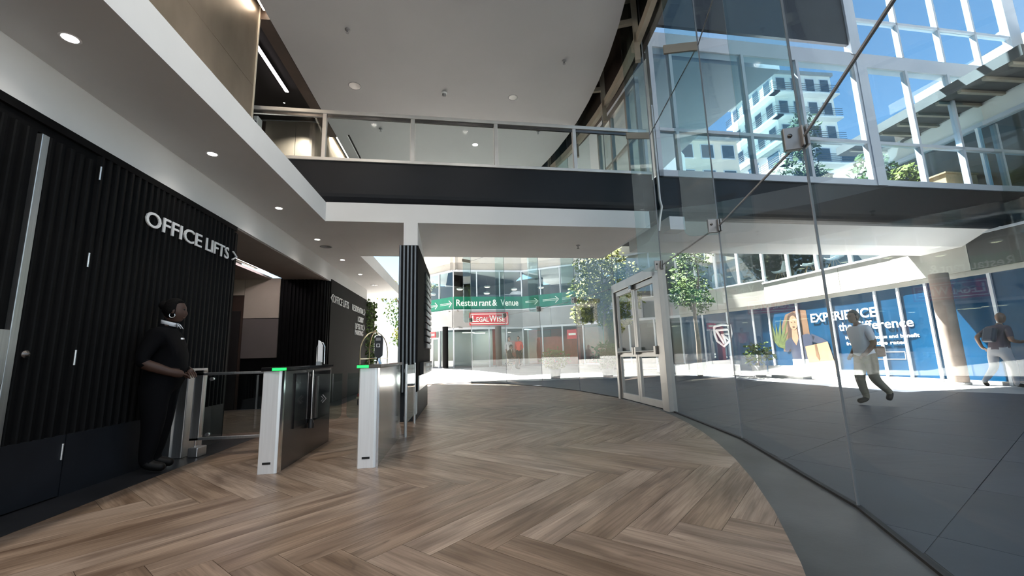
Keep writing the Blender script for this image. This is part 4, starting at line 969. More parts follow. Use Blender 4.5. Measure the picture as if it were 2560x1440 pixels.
farrow(6, 1.15, 0.15, 4.38, rs_); farrow(6, 2.4, 1.5, 4.38, rs_); farrow(4, 3.7, 2.9, 4.42, rs_); farrow(4, 2.5, 1.5, 4.42, rs_); farrow(4, 1.2, 0.2, 4.42, rs_)
lw_ = thing('law_sign', 'red LEGALWISE fascia sign with a thin white border', 'sign', tuple(fpt(5, 2.2, 0.2, 3.4)))
SA, SB = 3.43, 0.98
obj('board', fbox(MB(), 5, SB, SA, 0.12, 0.18, 2.98, 3.78), 'sign_red', lw_)
for a in ((SB+0.06, SA-0.06, 3.66, 3.70), (SB+0.06, SA-0.06, 3.06, 3.10), (SB+0.06, SB+0.10, 3.06, 3.70), (SA-0.10, SA-0.06, 3.06, 3.70)): obj('border', fbox(MB(), 5, a[0], a[1], 0.18, 0.188, a[2], a[3]), 'sign_cream', lw_)
for txt, s_, sz, ft in (('L', 3.27, 0.56, 0.26), ('EGAL', 3.0, 0.42, 0.78), ('W', 2.19, 0.56, 0.46), ('ISE', 1.70, 0.42, 0.52)): word(5, txt, s_, 3.2, sz, lw_, ft, n=0.185)
for i_, (fi, s0, s1, z0, z1, lbs) in enumerate(((6, 1.6, 2.6, 2.35, 2.7, 'small red sign over the white shop doors'), (4, 0.35, 1.0, 1.95, 2.5, 'small square red window sign beside the shrub'))):
    o = thing('shop_sign', lbs, 'sign', tuple(fpt(fi, s0, 0.1, z0))); obj('board', fbox(MB(), fi, s0, s1, 0.07, 0.12, z0, z1), 'sign_red', o); obj('stripe', fbox(MB(), fi, s0+0.1, s1-0.1, 0.12, 0.125, (z0+z1)/2-0.06, (z0+z1)/2+0.06), 'sign_cream', o)
# blue bank windows
def flat(par, nm, i, pts, n, m):
    "flat print on the window: (s, z) outline"
    return obj(nm, MB().extr([(a, b) for a, b in pts], fpt(i, 0, n, 0), (*FD[i], 0), Z3, Vector((*FN[i], 0))*0.004), m, par)
ex = thing('window_slogan', 'white EXPERIENCE the difference slogan on the blue window', 'window graphic', tuple(fpt(1, 2, 0.01, 1.5)))
word(1, 'EXPERIENCE', 3.06, 1.95, 0.43, ex, 2.34, 'letter_white', 0.03, 0.02)
word(1, 'the', 2.02, 1.56, 0.40, ex, 0.46, 'letter_white', 0.03); word(1, 'difference', 1.44, 1.56, 0.40, ex, 1.72, 'letter_white', 0.03)
word(1, 'd to us and benefit', 1.02, 1.25, 0.15, ex, 1.4, 'letter_white', 0.035, 0.02); word(1, 'Mo', 1.86, 1.27, 0.15, ex, 0.2, 'letter_white', 0.004, 0.02)
word(1, 'ative rates', 0.95, 1.06, 0.15, ex, 0.95, 'letter_white', 0.03, 0.02); word(1, 'fro', 1.86, 1.07, 0.15, ex, 0.2, 'letter_white', 0.004, 0.02)
for a in ((0.1, 1.7, 0.82, 0.835), (0.1, 1.7, 0.60, 0.615), (0.1, 0.115, 0.60, 0.835), (1.685, 1.7, 0.60, 0.835)): obj('outline', fbox(MB(), 1, a[0], a[1], 0.004, 0.008, a[2], a[3]), 'letter_white', ex)
ps = thing('window_poster', 'printed poster of a woman holding a large tan box on the blue window', 'window graphic', tuple(fpt(1, 3.6, 0.01, 0.2)))
def ell(cs, cz, a, b, n=20, t0=0, t1=360): return [(cs + a*math.cos(math.radians(t0+(t1-t0)*k/n)), cz + b*math.sin(math.radians(t0+(t1-t0)*k/n))) for k in range(n)]
flat(ps, 'chair_back', 1, [(3.2, 0.9), (4.5, 0.9), (4.45, 1.9), (4.2, 2.35), (3.6, 2.5), (3.25, 2.42)], 0.001, 'print_brown')
for k in range(9):
    a = math.radians(60 + k*16); c0, z0_ = 4.75, 1.1; L2 = 1.0 + 0.25*math.sin(k*2.1)
    flat(ps, 'palm_leaf', 1, [(c0, z0_), (c0+0.5*L2*math.cos(a)-0.07*math.sin(a), z0_+0.5*L2*math.sin(a)+0.07*math.cos(a)), (c0+L2*math.cos(a), z0_+L2*math.sin(a)*1.2), (c0+0.5*L2*math.cos(a)+0.07*math.sin(a), z0_+0.5*L2*math.sin(a)-0.07*math.cos(a))], 0.005, 'print_leaf')
flat(ps, 'hair', 1, [(3.52, 1.45), (3.5, 1.9), (3.62, 2.28), (3.84, 2.42), (4.06, 2.34), (4.16, 2.0), (4.18, 1.6), (4.24, 1.3), (3.98, 1.3), (3.66, 1.3)], 0.006, 'print_hair')
flat(ps, 'neck', 1, [(3.72, 1.3), (3.75, 1.75), (3.98, 1.75), (4.02, 1.3), (3.86, 1.02)], 0.0105, 'print_skin')
flat(ps, 'face', 1, ell(3.87, 2.0, 0.185, 0.28), 0.0145, 'print_skin')
flat(ps, 'lips', 1, ell(3.87, 1.84, 0.06, 0.022, 12), 0.019, 'print_hair')
for e_ in (3.80, 3.94): flat(ps, 'eye', 1, ell(e_, 2.03, 0.03, 0.012, 10), 0.019, 'print_hair')
flat(ps, 'blouse', 1, [(3.1, 0.72), (3.15, 1.2), (3.0, 1.42), (3.3, 1.55), (3.66, 1.48), (3.86, 1.12), (4.06, 1.44), (4.34, 1.3), (4.42, 0.95), (4.3, 0.85), (4.15, 1.0), (4.1, 0.62), (3.4, 0.58)], 0.0185, 'print_navy')
flat(ps, 'sleeve', 1, [(3.15, 1.55), (2.72, 1.35), (2.5, 1.2), (2.62, 1.1), (3.1, 1.22)], 0.0185, 'print_navy')
flat(ps, 'jeans', 1, [(3.35, 0.1), (3.4, 0.6), (4.12, 0.6), (4.15, 0.1)], 0.0185, 'print_grey')
flat(ps, 'tan_box', 1, [(2.30, 0.1), (2.53, 1.22), (3.47, 1.07), (3.36, 0.1)], 0.0235, 'print_tan')
flat(ps, 'tape', 1, [(2.92, 0.62), (2.98, 1.15), (3.06, 1.14), (3.06, 0.72), (2.96, 0.55)], 0.0285, 'print_brown')
sh = thing('shield_logo', 'silver outlined shield emblem on the blue bank window', 'logo', tuple(fpt(2, 2.2, 0.01, 1.6)))
def sp(u, v): return fpt(2, 2.2 - u*0.43, 0.03, 1.70 + v*0.5)
def stroke(nm, pts, r=0.06): obj(nm, MB().tube([sp(*p) for p in pts], r, 6), 'letter_white', sh)
stroke('outline', [(-0.95, 0.85), (0, 0.98), (0.95, 0.85), (0.98, 0.1), (0.75, -0.5), (0, -1.0), (-0.75, -0.5), (-0.98, 0.1), (-0.95, 0.85)])
stroke('inner_band', [(-0.75, 0.5), (0.72, 0.5), (0.72, 0.1), (-0.1, 0.1), (0.62, -0.42)]); stroke('inner_band', [(-0.75, 0.5), (0.05, -0.75), (0.28, -0.72), (-0.1, 0.1)])
# ================================================================== PEOPLE
def skin_body(joints, edges, root):
    "one continuous surface grown over a posed skeleton"
    names = list(joints); idx = {n: i for i, n in enumerate(names)}
    me = bpy.data.meshes.new('body'); me.from_pydata([joints[n][0] for n in names], [(idx[a], idx[b]) for a, b in edges], [])
    o = bpy.data.objects.new('body', me); COL.objects.link(o)
    o.modifiers.new('skin', 'SKIN'); 
    sv = me.skin_vertices[0].data if me.skin_vertices else None
    if sv is None:
        bm = bmesh.new(); bm.from_mesh(me); bm.verts.layers.skin.verify(); bm.to_mesh(me); bm.free(); sv = me.skin_vertices[0].data
    for n in names:
        r = joints[n][1]; r = r if isinstance(r, tuple) else (r, r)
        sv[idx[n]].radius = r; sv[idx[n]].use_root = (n == root)
    s = o.modifiers.new('sub', 'SUBSURF'); s.levels = 2; s.render_levels = 2
    dg = bpy.context.evaluated_depsgraph_get(); res = bpy.data.meshes.new_from_object(o.evaluated_get(dg))
    V = [v.co.copy() for v in res.vertices]; Fs = [tuple(p.vertices) for p in res.polygons]
    bpy.data.objects.remove(o); bpy.data.meshes.remove(me); bpy.data.meshes.remove(res)
    return V, Fs
EDGES = [('pelvis','belly'),('belly','chest'),('chest','neck0'),('neck0','neck1'),
         ('chest','shR'),('shR','elR'),('elR','wrR'),('wrR','haR'),('chest','shL'),('shL','elL'),('elL','wrL'),('wrL','haL'),
         ('pelvis','hiR'),('hiR','knR'),('knR','anR'),('anR','toR'),('pelvis','hiL'),('hiL','knL'),('knL','anL'),('anL','toL')]
def person(label, loc, heading, J, mats, head, hair='cap', scale=1.0, sleeve=0.5, shoe=True, group=None, fingers=True, extra=None):
    """J: joints in (forward, left, up) metres from the feet; mats: skin, top, legs, shoes; sleeve = bare share of the lower arm chain"""
    ch, sh_ = math.cos(heading), math.sin(heading); L0 = Vector(loc)
    def T(p): return L0 + Vector((p[0]*ch - p[1]*sh_, p[0]*sh_ + p[1]*ch, p[2]))*scale
    joints = {k: (T(v[0]), (tuple(x*scale for x in v[1]) if isinstance(v[1], tuple) else v[1]*scale)) for k, v in J.items()}
    t = thing('person', label, 'person', loc, group=group)
    V, Fs = skin_body(joints, EDGES, 'pelvis')
    seg = [(a, b) for a, b in EDGES]
    def near(c):
        best = None
        for a, b in seg:
            p, q = joints[a][0], joints[b][0]; d = q-p; u = max(0, min(1, (c-p).dot(d)/max(1e-9, d.length_squared)))
            ra = joints[a][1] if not isinstance(joints[a][1], tuple) else joints[a][1][0]; rb = joints[b][1] if not isinstance(joints[b][1], tuple) else joints[b][1][0]
            e = (c-(p+d*u)).length/(ra+(rb-ra)*u)
            if best is None or e < best[0]: best = (e, a, b, u)
        return best
    mb = MB(); mb.v = [tuple(v) for v in V]
    waist = J['pelvis'][0][2]*scale + L0.z + 0.02
    for f in Fs:
        c = sum((V[i] for i in f), Vector())/len(f); _, a, b, u = near(c); k = a + b
        if 'neck0neck1' in k: mi = 0
        elif a.startswith('wr') or (a.startswith('el') and u > sleeve-0.5 and sleeve <= 1.0 and u >= max(0, sleeve-0.5)*1.0) : mi = 0 if (a.startswith('wr') or sleeve < 0.95) else 1
        elif a.startswith('sh') and sleeve < 0.5 and u > 0.75: mi = 0
        elif a.startswith('an'): mi = 3
        elif a.startswith(('hi', 'kn')) or k.startswith('pelvishi'): mi = 2
        else: mi = 1 if c.z > waist - 0.03 else 2
        if mi == 1 and c.z < waist - 0.03 and a == 'pelvis': mi = 2
        mb.f.append(f); mb.m.append(mi); mb.s.append(True)
    # head: skull, jaw, nose and ears as one shape on the neck
    hp, yaw, nod = head; hc = T(hp); hh = heading + yaw
    R = Matrix.Rotation(hh, 3, 'Z') @ Matrix.Rotation(nod, 3, 'Y')
    def face(p):
        q = p.copy(); t_ = p.z/0.12
        if t_ < 0: q.x = q.x*(1 + 0.02*t_) + 0.016*(-t_)*(1 if p.x > -0.02 else -0.3); q.y *= 1 + 0.25*t_
        bump = lambda z0, w: max(0.0, 1 - abs(p.z - z0)/w)
        if p.x > 0.03:
            side_ = max(0.0, 1 - abs(p.y)/0.026)
            q.x += 0.017*side_*bump(-0.026, 0.042) + 0.004*bump(0.04, 0.02)*max(0.0, 1 - abs(p.y)/0.05)
            q.x += 0.010*max(0.0, 1 - abs(p.y)/0.034)*(bump(-0.062, 0.012) + bump(-0.078, 0.012)) + 0.012*max(0.0, 1 - abs(p.y)/0.04)*bump(-0.108, 0.022)
            if 0.014 < abs(p.y) < 0.05: q.x -= 0.007*bump(0.016, 0.018)
        return q*scale
    mb.ball(hc, (0.098, 0.078, 0.122), 40, 34, 0, R, face)
    for s_ in (-1, 1): mb.ball(hc + R @ Vector((-0.005, s_*0.079, -0.005))*scale, (0.02*scale, 0.01*scale, 0.034*scale), 8, 6, 0, R)
    # five tapered fingers on each palm
    if fingers:
        for sd in ('R', 'L'):
            w, h = joints['wr'+sd][0], joints['ha'+sd][0]; d = (h-w).normalized(); side = d.cross(Z3); side = side.normalized() if side.length > 0.1 else T((0, 1, 0)) - T((0, 0, 0))
            nrm = side.cross(d)
            for k, (o_, ln) in enumerate(((-0.03, 0.066), (-0.01, 0.078), (0.01, 0.074), (0.028, 0.058))):
                b0 = h + side*o_*scale - d*0.005; m1 = b0 + d*ln*0.5*scale - nrm*0.006*scale; e1 = b0 + d*ln*scale - nrm*0.026*scale
                mb.tube([b0 - d*0.02*scale, b0, m1, e1], [0.010*scale, 0.0098*scale, 0.009*scale, 0.006*scale], 7, 0)
            b0 = w + (h-w)*0.4 + side*0.035*scale*(1 if sd == 'L' else -1)
            mb.tube([b0, b0 + (d*0.03 + side*0.02*(1 if sd == 'L' else -1))*scale, b0 + (d*0.062 + side*0.012*(1 if sd == 'L' else -1))*scale], [0.012*scale, 0.011*scale, 0.007*scale], 7, 0)
    body = obj('body', mb, mats, t)
    for s_ in (-1, 1): obj('eye', MB().ball(hc + R @ Vector((0.0815, s_*0.031, 0.017))*scale, 0.010*scale, 8, 6), 'black_gloss', t)
    obj('mouth', MB().tube([hc + R @ Vector((0.094 - abs(y_)*0.45, y_, -0.070))*scale for y_ in (-0.024, -0.012, 0, 0.012, 0.024)], 0.004*scale, 5), 'leather_brown', t)
    if hair:
        def cap(p):
            q = p.copy(); 
            if q.x > 0.03 and q.z < 0.065: q.x = 0.03; q *= 0.93
            if q.z < -0.03: q *= 0.9
            return q*scale
        obj('hair', MB().ball(hc + R @ Vector((-0.010, 0, 0.010))*scale, {'cap': (0.101, 0.086, 0.126), 'bun': (0.106, 0.092, 0.130)}[hair], 20, 14, 0, R, cap), 'hair_black', t)
        if hair == 'bun': obj('hair_bun', MB().ball(hc + R @ Vector((-0.10, 0, 0.05))*scale, 0.05*scale, 12, 8), 'hair_black', t)
    if extra: extra(t, T, hc, R, scale)
    return t
def stand_joints(**kw):
    J = dict(pelvis=((0,0,0.94),(0.16,0.13)), belly=((0.02,0,1.08),(0.155,0.125)), chest=((0.0,0,1.30),(0.165,0.12)), neck0=((-0.01,0,1.45),0.07), neck1=((0.015,0,1.54),0.055),
             shR=((0,-0.185,1.385),0.075), elR=((-0.03,-0.235,1.11),0.05), wrR=((0.05,-0.22,0.87),0.034), haR=((0.08,-0.21,0.80),0.036),
             shL=((0,0.185,1.385),0.075), elL=((-0.03,0.235,1.11),0.05), wrL=((0.05,0.22,0.87),0.034), haL=((0.08,0.21,0.80),0.036),
             hiR=((0,-0.09,0.86),0.115), knR=((0.01,-0.095,0.49),0.075), anR=((-0.02,-0.095,0.09),0.05), toR=((0.14,-0.11,0.045),0.042),
             hiL=((0,0.09,0.86),0.115), knL=((0.01,0.095,0.49),0.075), anL=((-0.02,0.095,0.09),0.05), toL=((0.14,0.11,0.045),0.042))
    J.update(kw); return J
# guard in black uniform, hands folded in front, facing across the lobby
def guard_extra(t, T, hc, R, s):
    mb = MB(); pts = []
    for k in range(13):
        a = math.radians(200 + k*320/12 - 180 + 0); pts.append(T((0.012 + 0.075*math.cos(a)*1.0, 0.072*math.sin(a), 1.475 + 0.02*math.cos(a)*-1)))
    V = []; 
    for p in pts: V += [p, p + Vector((0, 0, 0.042))]
    n = len(pts); F_ = [(2*i, 2*i+2, 2*i+3, 2*i+1) for i in range(n-1)]
    c = obj('collar', MB().add(V, F_, 0, True), 'cloth_white', t); so = c.modifiers.new('solid', 'SOLIDIFY'); so.thickness = 0.008
    obj('collar_tip', MB().add([T((0.085,-0.01,1.50)), T((0.095,-0.05,1.49)), T((0.13,-0.035,1.44))], [(0,1,2)]).add([T((0.085,0.01,1.50)), T((0.13,0.035,1.44)), T((0.095,0.05,1.49))], [(0,1,2)]), 'cloth_white', t).modifiers.new('solid', 'SOLIDIFY').thickness = 0.004
    ctr = hc + R @ Vector((-0.002, -0.088, -0.058)); 
    obj('hoop_earring', MB().tube([ctr + R @ Vector((0.024*math.cos(math.radians(a)), -0.004, 0.024*math.sin(math.radians(a)))) for a in range(140, 401, 20)], 0.0045, 6), 'chrome', t)
    obj('name_badge', MB().obox(T((0.165, -0.08, 1.33)), R @ Vector((1,0,0)), R @ Vector((0,1,0)), Z3, -0.01, 0.012, -0.03, 0.03, -0.008, 0.008), 'steel_brushed', t)
GJ = stand_joints(pelvis=((-0.02,0,0.93),(0.21,0.19)), belly=((0.04,0,1.07),(0.215,0.20)), chest=((0.02,0,1.29),(0.20,0.175)), neck0=((-0.01,0,1.44),0.085), neck1=((0.02,0,1.53),0.062),
    shR=((-0.02,-0.215,1.36),0.095), elR=((-0.10,-0.30,1.09),0.068), wrR=((0.13,-0.20,0.985),0.041), haR=((0.215,-0.11,0.955),0.043),
    shL=((-0.02,0.215,1.36),0.095), elL=((-0.06,0.30,1.09),0.068), wrL=((0.17,0.14,1.0),0.041), haL=((0.235,0.05,0.965),0.043),
    hiR=((-0.02,-0.11,0.84),0.15), knR=((0,-0.11,0.48),0.10), anR=((-0.04,-0.10,0.09),0.062), hiL=((-0.02,0.11,0.84),0.15), knL=((0,0.11,0.48),0.10), anL=((-0.04,0.10,0.09),0.062))
person('security guard in black uniform with white collar and hoop earring, hands folded', (-3.12, 4.86, 0), math.radians(14), GJ, ['skin_dark', 'cloth_black', 'cloth_black', 'shoe_black'], ((0.05, 0, 1.635), math.radians(8), 0.06), 'bun', sleeve=0.62, extra=guard_extra)
# man in white shirt and khaki trousers striding past outside
WJ = stand_joints(pelvis=((0.0,0,0.90),(0.155,0.13)), belly=((0.03,0,1.06),(0.16,0.135)), chest=((0.05,0,1.28),(0.17,0.13)), neck0=((0.05,0,1.43),0.072), neck1=((0.085,0,1.51),0.056),
    shR=((0.04,-0.19,1.365),0.08), elR=((-0.06,-0.24,1.10),0.052), wrR=((0.09,-0.2,0.90),0.036), haR=((0.15,-0.18,0.86),0.038),
    shL=((0.04,0.19,1.365),0.08), elL=((0.0,0.24,1.09),0.052), wrL=((0.14,0.2,0.92),0.036), haL=((0.2,0.18,0.88),0.038),
    hiR=((0.02,-0.09,0.83),0.12), knR=((0.10,-0.09,0.47),0.085), anR=((0.02,-0.09,0.09),0.056), toR=((0.20,-0.1,0.045),0.048),
    hiL=((-0.02,0.09,0.83),0.12), knL=((-0.02,0.09,0.46),0.085), anL=((-0.27,0.09,0.20),0.056), toL=((-0.20,0.1,0.07),0.048))
def bag_extra(t, T, hc, R, s):
    c = T((-0.16, 0.0, 0.95)); o = obj('hip_bag', MB().obox(c, T((1,0,0))-T((0,0,0)), T((0,1,0))-T((0,0,0)), Z3, -0.09, 0.08, -0.17, 0.17, -0.10, 0.09), 'leather_brown', t, bevel=0.03)
person('man in white short sleeved shirt and khaki trousers striding past the window slogan', (7.33, 6.9, 0), math.radians(172), WJ, ['skin_brown', 'cloth_white', 'cloth_khaki', 'shoe_black'], ((0.11, 0, 1.60), 0.0, 0.08), 'cap', scale=0.985, sleeve=0.4, extra=bag_extra)
# man in plum top running along the blue windows
RJ = stand_joints(pelvis=((0.0,0,0.88),(0.155,0.13)), belly=((0.06,0,1.04),(0.155,0.13)), chest=((0.12,0,1.25),(0.165,0.125)), neck0=((0.15,0,1.40),0.07), neck1=((0.19,0,1.48),0.055),
    shR=((0.11,-0.185,1.335),0.075), elR=((0.06,-0.25,1.06),0.05), wrR=((0.30,-0.22,1.02),0.034), haR=((0.39,-0.2,1.04),0.036),
    shL=((0.11,0.185,1.335),0.075), elL=((-0.14,0.26,1.16),0.05), wrL=((-0.08,0.24,0.93),0.034), haL=((-0.03,0.22,0.88),0.036),
    hiR=((0.02,-0.09,0.81),0.118), knR=((0.19,-0.09,0.47),0.08), anR=((0.16,-0.09,0.09),0.05), toR=((0.33,-0.1,0.05),0.042),
    hiL=((-0.02,0.09,0.81),0.118), knL=((-0.06,0.09,0.46),0.08), anL=((-0.36,0.09,0.16),0.05), toL=((-0.27,0.1,0.06),0.042))
def pack_extra(t, T, hc, R, s):
    obj('backpack', MB().obox(T((-0.09, 0.02, 1.22)), T((1,0,-0.35))-T((0,0,0)), T((0,1,0))-T((0,0,0)), T((0.35,0,1))-T((0,0,0)), -0.05, 0.06, -0.12, 0.12, -0.18, 0.14), 'print_navy', t, bevel=0.04)
person('bald man in plum top and pale trousers hurrying along the blue windows', (12.1, 8.2, 0), math.radians(-6), RJ, ['skin_brown', 'cloth_plum', 'cloth_grey', 'shoe_black'], ((0.22, 0, 1.585), 0.0, 0.1), None, scale=1.0, sleeve=0.4, extra=pack_extra)
# distant figures in front of the law office
SJ = stand_joints(pelvis=((0,0,0.50),(0.16,0.14)), belly=((0.03,0,0.65),(0.155,0.13)), chest=((0.05,0,0.87),(0.165,0.125)), neck0=((0.07,0,1.02),0.07), neck1=((0.10,0,1.10),0.055),
    shR=((0.05,-0.185,0.95),0.075), elR=((0.12,-0.24,0.70),0.05), wrR=((0.32,-0.17,0.62),0.034), haR=((0.39,-0.14,0.60),0.036), shL=((0.05,0.185,0.95),0.075), elL=((0.12,0.24,0.70),0.05), wrL=((0.32,0.17,0.62),0.034), haL=((0.39,0.14,0.60),0.036),
    hiR=((0.08,-0.1,0.48),0.115), knR=((0.45,-0.12,0.50),0.08), anR=((0.43,-0.12,0.09),0.05), toR=((0.58,-0.13,0.045),0.042), hiL=((0.08,0.1,0.48),0.115), knL=((0.45,0.12,0.50),0.08), anL=((0.43,0.12,0.09),0.05), toL=((0.58,0.13,0.045),0.042))
zb = ramp(2.5, 22.6)
bs_ = thing('stool', 'low dark block stool under the seated person', 'stool', (2.5, 22.6, zb))
obj('seat', B(2.32, 2.68, 22.42, 22.78, zb+0.30, zb+0.35), 'black_panel', bs_, bevel=0.01)
for sx in (2.35, 2.62):
    for sy in (22.45, 22.72): obj('leg', B(sx, sx+0.03, sy, sy+0.03, zb, zb+0.30), 'steel_dark', bs_)
person('person in black sitting hunched outside the law office', (2.5, 22.6, zb), math.radians(-20), SJ, ['skin_dark', 'cloth_black', 'cloth_black', 'shoe_black'], ((0.14, 0, 1.20), 0.0, 0.35), 'cap', sleeve=1.2, fingers=False)
person('person in pale grey standing before the law office window', (2.75, 24.6, ramp(2.75, 24.6)), math.radians(-60), stand_joints(), ['skin_brown', 'cloth_grey', 'cloth_khaki', 'shoe_black'], ((0.04, 0, 1.635), 0.0, 0.0), 'cap', sleeve=0.9, fingers=False)
person('person in red top standing beside the grey clad one', (3.35, 24.7, ramp(3.35, 24.7)), math.radians(-120), stand_joints(), ['skin_brown', 'cloth_red', 'cloth_black', 'shoe_black'], ((0.04, 0, 1.635), 0.0, 0.0), 'cap', sleeve=0.9, fingers=False)

# ================================================================== PLANTS
def leaves(mb, c, rad, n, size, rng, flat_=1.0):
    c = Vector(c)
    for k in range(n):
        while True:
            p = Vector((rng.uniform(-1,1), rng.uniform(-1,1), rng.uniform(-1,1)))
            if 0.15 < p.length < 1: break
        p = Vector((p.x*rad[0], p.y*rad[1], p.z*rad[2])); a = Vector((rng.uniform(-1,1), rng.uniform(-1,1), rng.uniform(-1,0.6))).normalized()
        b = a.orthogonal().normalized(); s_ = size*rng.uniform(0.6, 1.3); q = c+p; w = a.cross(b)
        mb.add([q, q+a*s_*0.5+b*s_*0.33, q+a*s_+w*s_*0.1, q+a*s_*0.5-b*s_*0.33], [(0,1,2,3)])
    return mb
def tree(label, base, h, blobs, leaf, n, size, seed, lean=(0,0), r0=0.14):
    rng = random.Random(seed); b = Vector(base); t = thing('tree', label, 'tree', base, group='trees around the plaza')
    top = b + Vector((lean[0], lean[1], h*0.62))
    obj('trunk', MB().tube([b, b+(top-b)*0.4+Vector((0.08,0.05,0)), top], [r0, r0*0.8, r0*0.55], 9), 'bark', t)
    for (o_, rad) in blobs:
        c = b + Vector(o_); mid = top.lerp(c, 0.5) + Vector((rng.uniform(-.2,.2), rng.uniform(-.2,.2), -0.2))
        obj('branch', MB().tube([top - Vector((0,0,h*0.12)), mid, c], [r0*0.5, r0*0.32, r0*0.12], 6), 'bark', t)
    mb = MB(); per = n//len(blobs)
    for (o_, rad) in blobs: leaves(mb, b+Vector(o_), rad, per, size, rng)
    obj('foliage', mb, leaf, t, kind='stuff'); return t
tree('yellow green plaza tree rising beyond the glass doors', (7.5, 21.3, ramp(7.5, 21.3)), 6.4, [((-0.6, 0.2, 4.4), (1.2, 1.0, 1.1)), ((0.6, -0.4, 3.8), (1.4, 1.1, 0.8)), ((0.0, 0.0, 5.8), (1.5, 1.1, 1.0)), ((-0.9, 0.1, 3.1), (0.8, 0.7, 0.6)), ((1.5, 0.0, 4.8), (1.1, 0.9, 1.0)), ((0.7, 0.2, 2.7), (0.9, 0.7, 0.5))], 'leaf_yellow', 4600, 0.23, 5)
tree('darker green tree in front of the upper cafe windows', (9.7, 16.4, 0), 5.4, [((0.0, 0.2, 4.4), (0.9, 0.9, 1.1)), ((-0.5, -0.3, 3.4), (0.6, 0.7, 0.6)), ((0.5, 0.4, 3.4), (0.6, 0.6, 0.8)), ((0.3, 0.1, 5.4), (0.9, 0.9, 0.8))], 'leaf_green', 1800, 0.17, 8, r0=0.11)
tree('street tree with bare forked branches beyond the moss panel', (-3.4, 31.5, 0), 7.0, [((-1.8, 0.5, 6.2), (1.5, 1.4, 0.8)), ((0.6, 0.2, 6.6), (1.2, 1.2, 0.8)), ((-0.8, 0.2, 3.0), (1.0, 0.8, 0.6)), ((1.1, 0.3, 3.4), (0.8, 0.8, 0.6))], 'leaf_yellow', 900, 0.22, 12, lean=(-0.6, 0), r0=0.2)
tree('leafy tree at the corner of the street behind the law office', (-4.3, 36.0, 0), 8.0, [((-0.5, 0, 5.0), (1.8, 1.6, 1.4)), ((1.2, 0, 4.0), (1.5, 1.4, 1.1)), ((0, 0, 2.6), (1.6, 1.4, 0.8))], 'leaf_green', 1500, 0.26, 14)
tree('tall tree beside the pale apartment blocks behind the bridge', (33.2, 35.0, 0), 18.0, [((0, 0, 17), (2.2, 2.2, 4.2)), ((0.8, 0, 22), (1.5, 1.5, 2.4)), ((-0.8, 0, 13), (2.0, 2.0, 2.5))], 'leaf_dark', 1800, 0.55, 16, r0=0.4)
def potted(label, x, y, z, leaf, rad, hgt, n, size, seed, pot=(0.26, 0.42), nm='potted_shrub'):
    rng = random.Random(seed); t = thing(nm, label, 'plant', (x, y, z), group='potted plants')
    obj('pot', MB().lathe([(pot[0]*0.75, 0), (pot[0], pot[1]), (pot[0]*0.9, pot[1]), (pot[0]*0.85, pot[1]*0.8)], (x, y, z), 18), 'pot_grey', t)
    obj('soil', MB().lathe([(pot[0]*0.86, 0), (0.0, 0.01)], (x, y, z+pot[1]*0.9), 18), 'bark', t)
    obj('stem', MB().tube([(x, y, z+pot[1]*0.8), (x+0.03, y, z+pot[1]+hgt*0.6)], [0.03, 0.012], 6), 'bark', t)
    obj('foliage', leaves(MB(), (x, y, z+pot[1]+hgt*0.55), (rad, rad, hgt*0.55), n, size, rng), leaf, t, kind='stuff'); return t
potted('bushy yellow green shrub in a pot before the red partition', 4.05, 18.2, ramp(4.05, 18.2), 'leaf_yellow', 0.62, 0.8, 520, 0.15, 21)
potted('second leafy shrub in a pot near the door frame', 6.0, 17.0, 0, 'leaf_green', 0.6, 1.0, 420, 0.2, 22)
potted('small leafy shrub in a pot below the shield emblem', 11.0, 14.6, 0, 'leaf_green', 0.5, 0.8, 260, 0.16, 23)
zb = 4.70
for k, (x, lf, rad, hg, lbs) in enumerate(((10.35, 'leaf_green', 0.42, 0.95, 'broad leaved potted plant behind the first bridge window past the post'), (11.4, 'leaf_yellow', 0.35, 0.65, 'bright yellow potted fern behind the bridge window'), (8.6, 'leaf_dark', 0.35, 0.45, 'dark spiky potted plant low behind the bridge window'))):
    p = bpt(x, 0.75, zb); potted(lbs, p.x, p.y, zb, lf, rad, hg, 320, 0.17, 30+k, pot=(0.2, 0.2))
t = thing('timber_planter', 'timber panelled box behind the last bridge windows', 'planter', tuple(bpt(12.9, 0.8, zb)))
obj('box', bbox(MB(), 12.3, 13.3, 0.5, 1.1, zb, zb+0.62), 'timber_box', t, bevel=0.01)
obj('lid', bbox(MB(), 12.27, 13.33, 0.47, 1.13, zb+0.62, zb+0.66), 'timber_box', t)

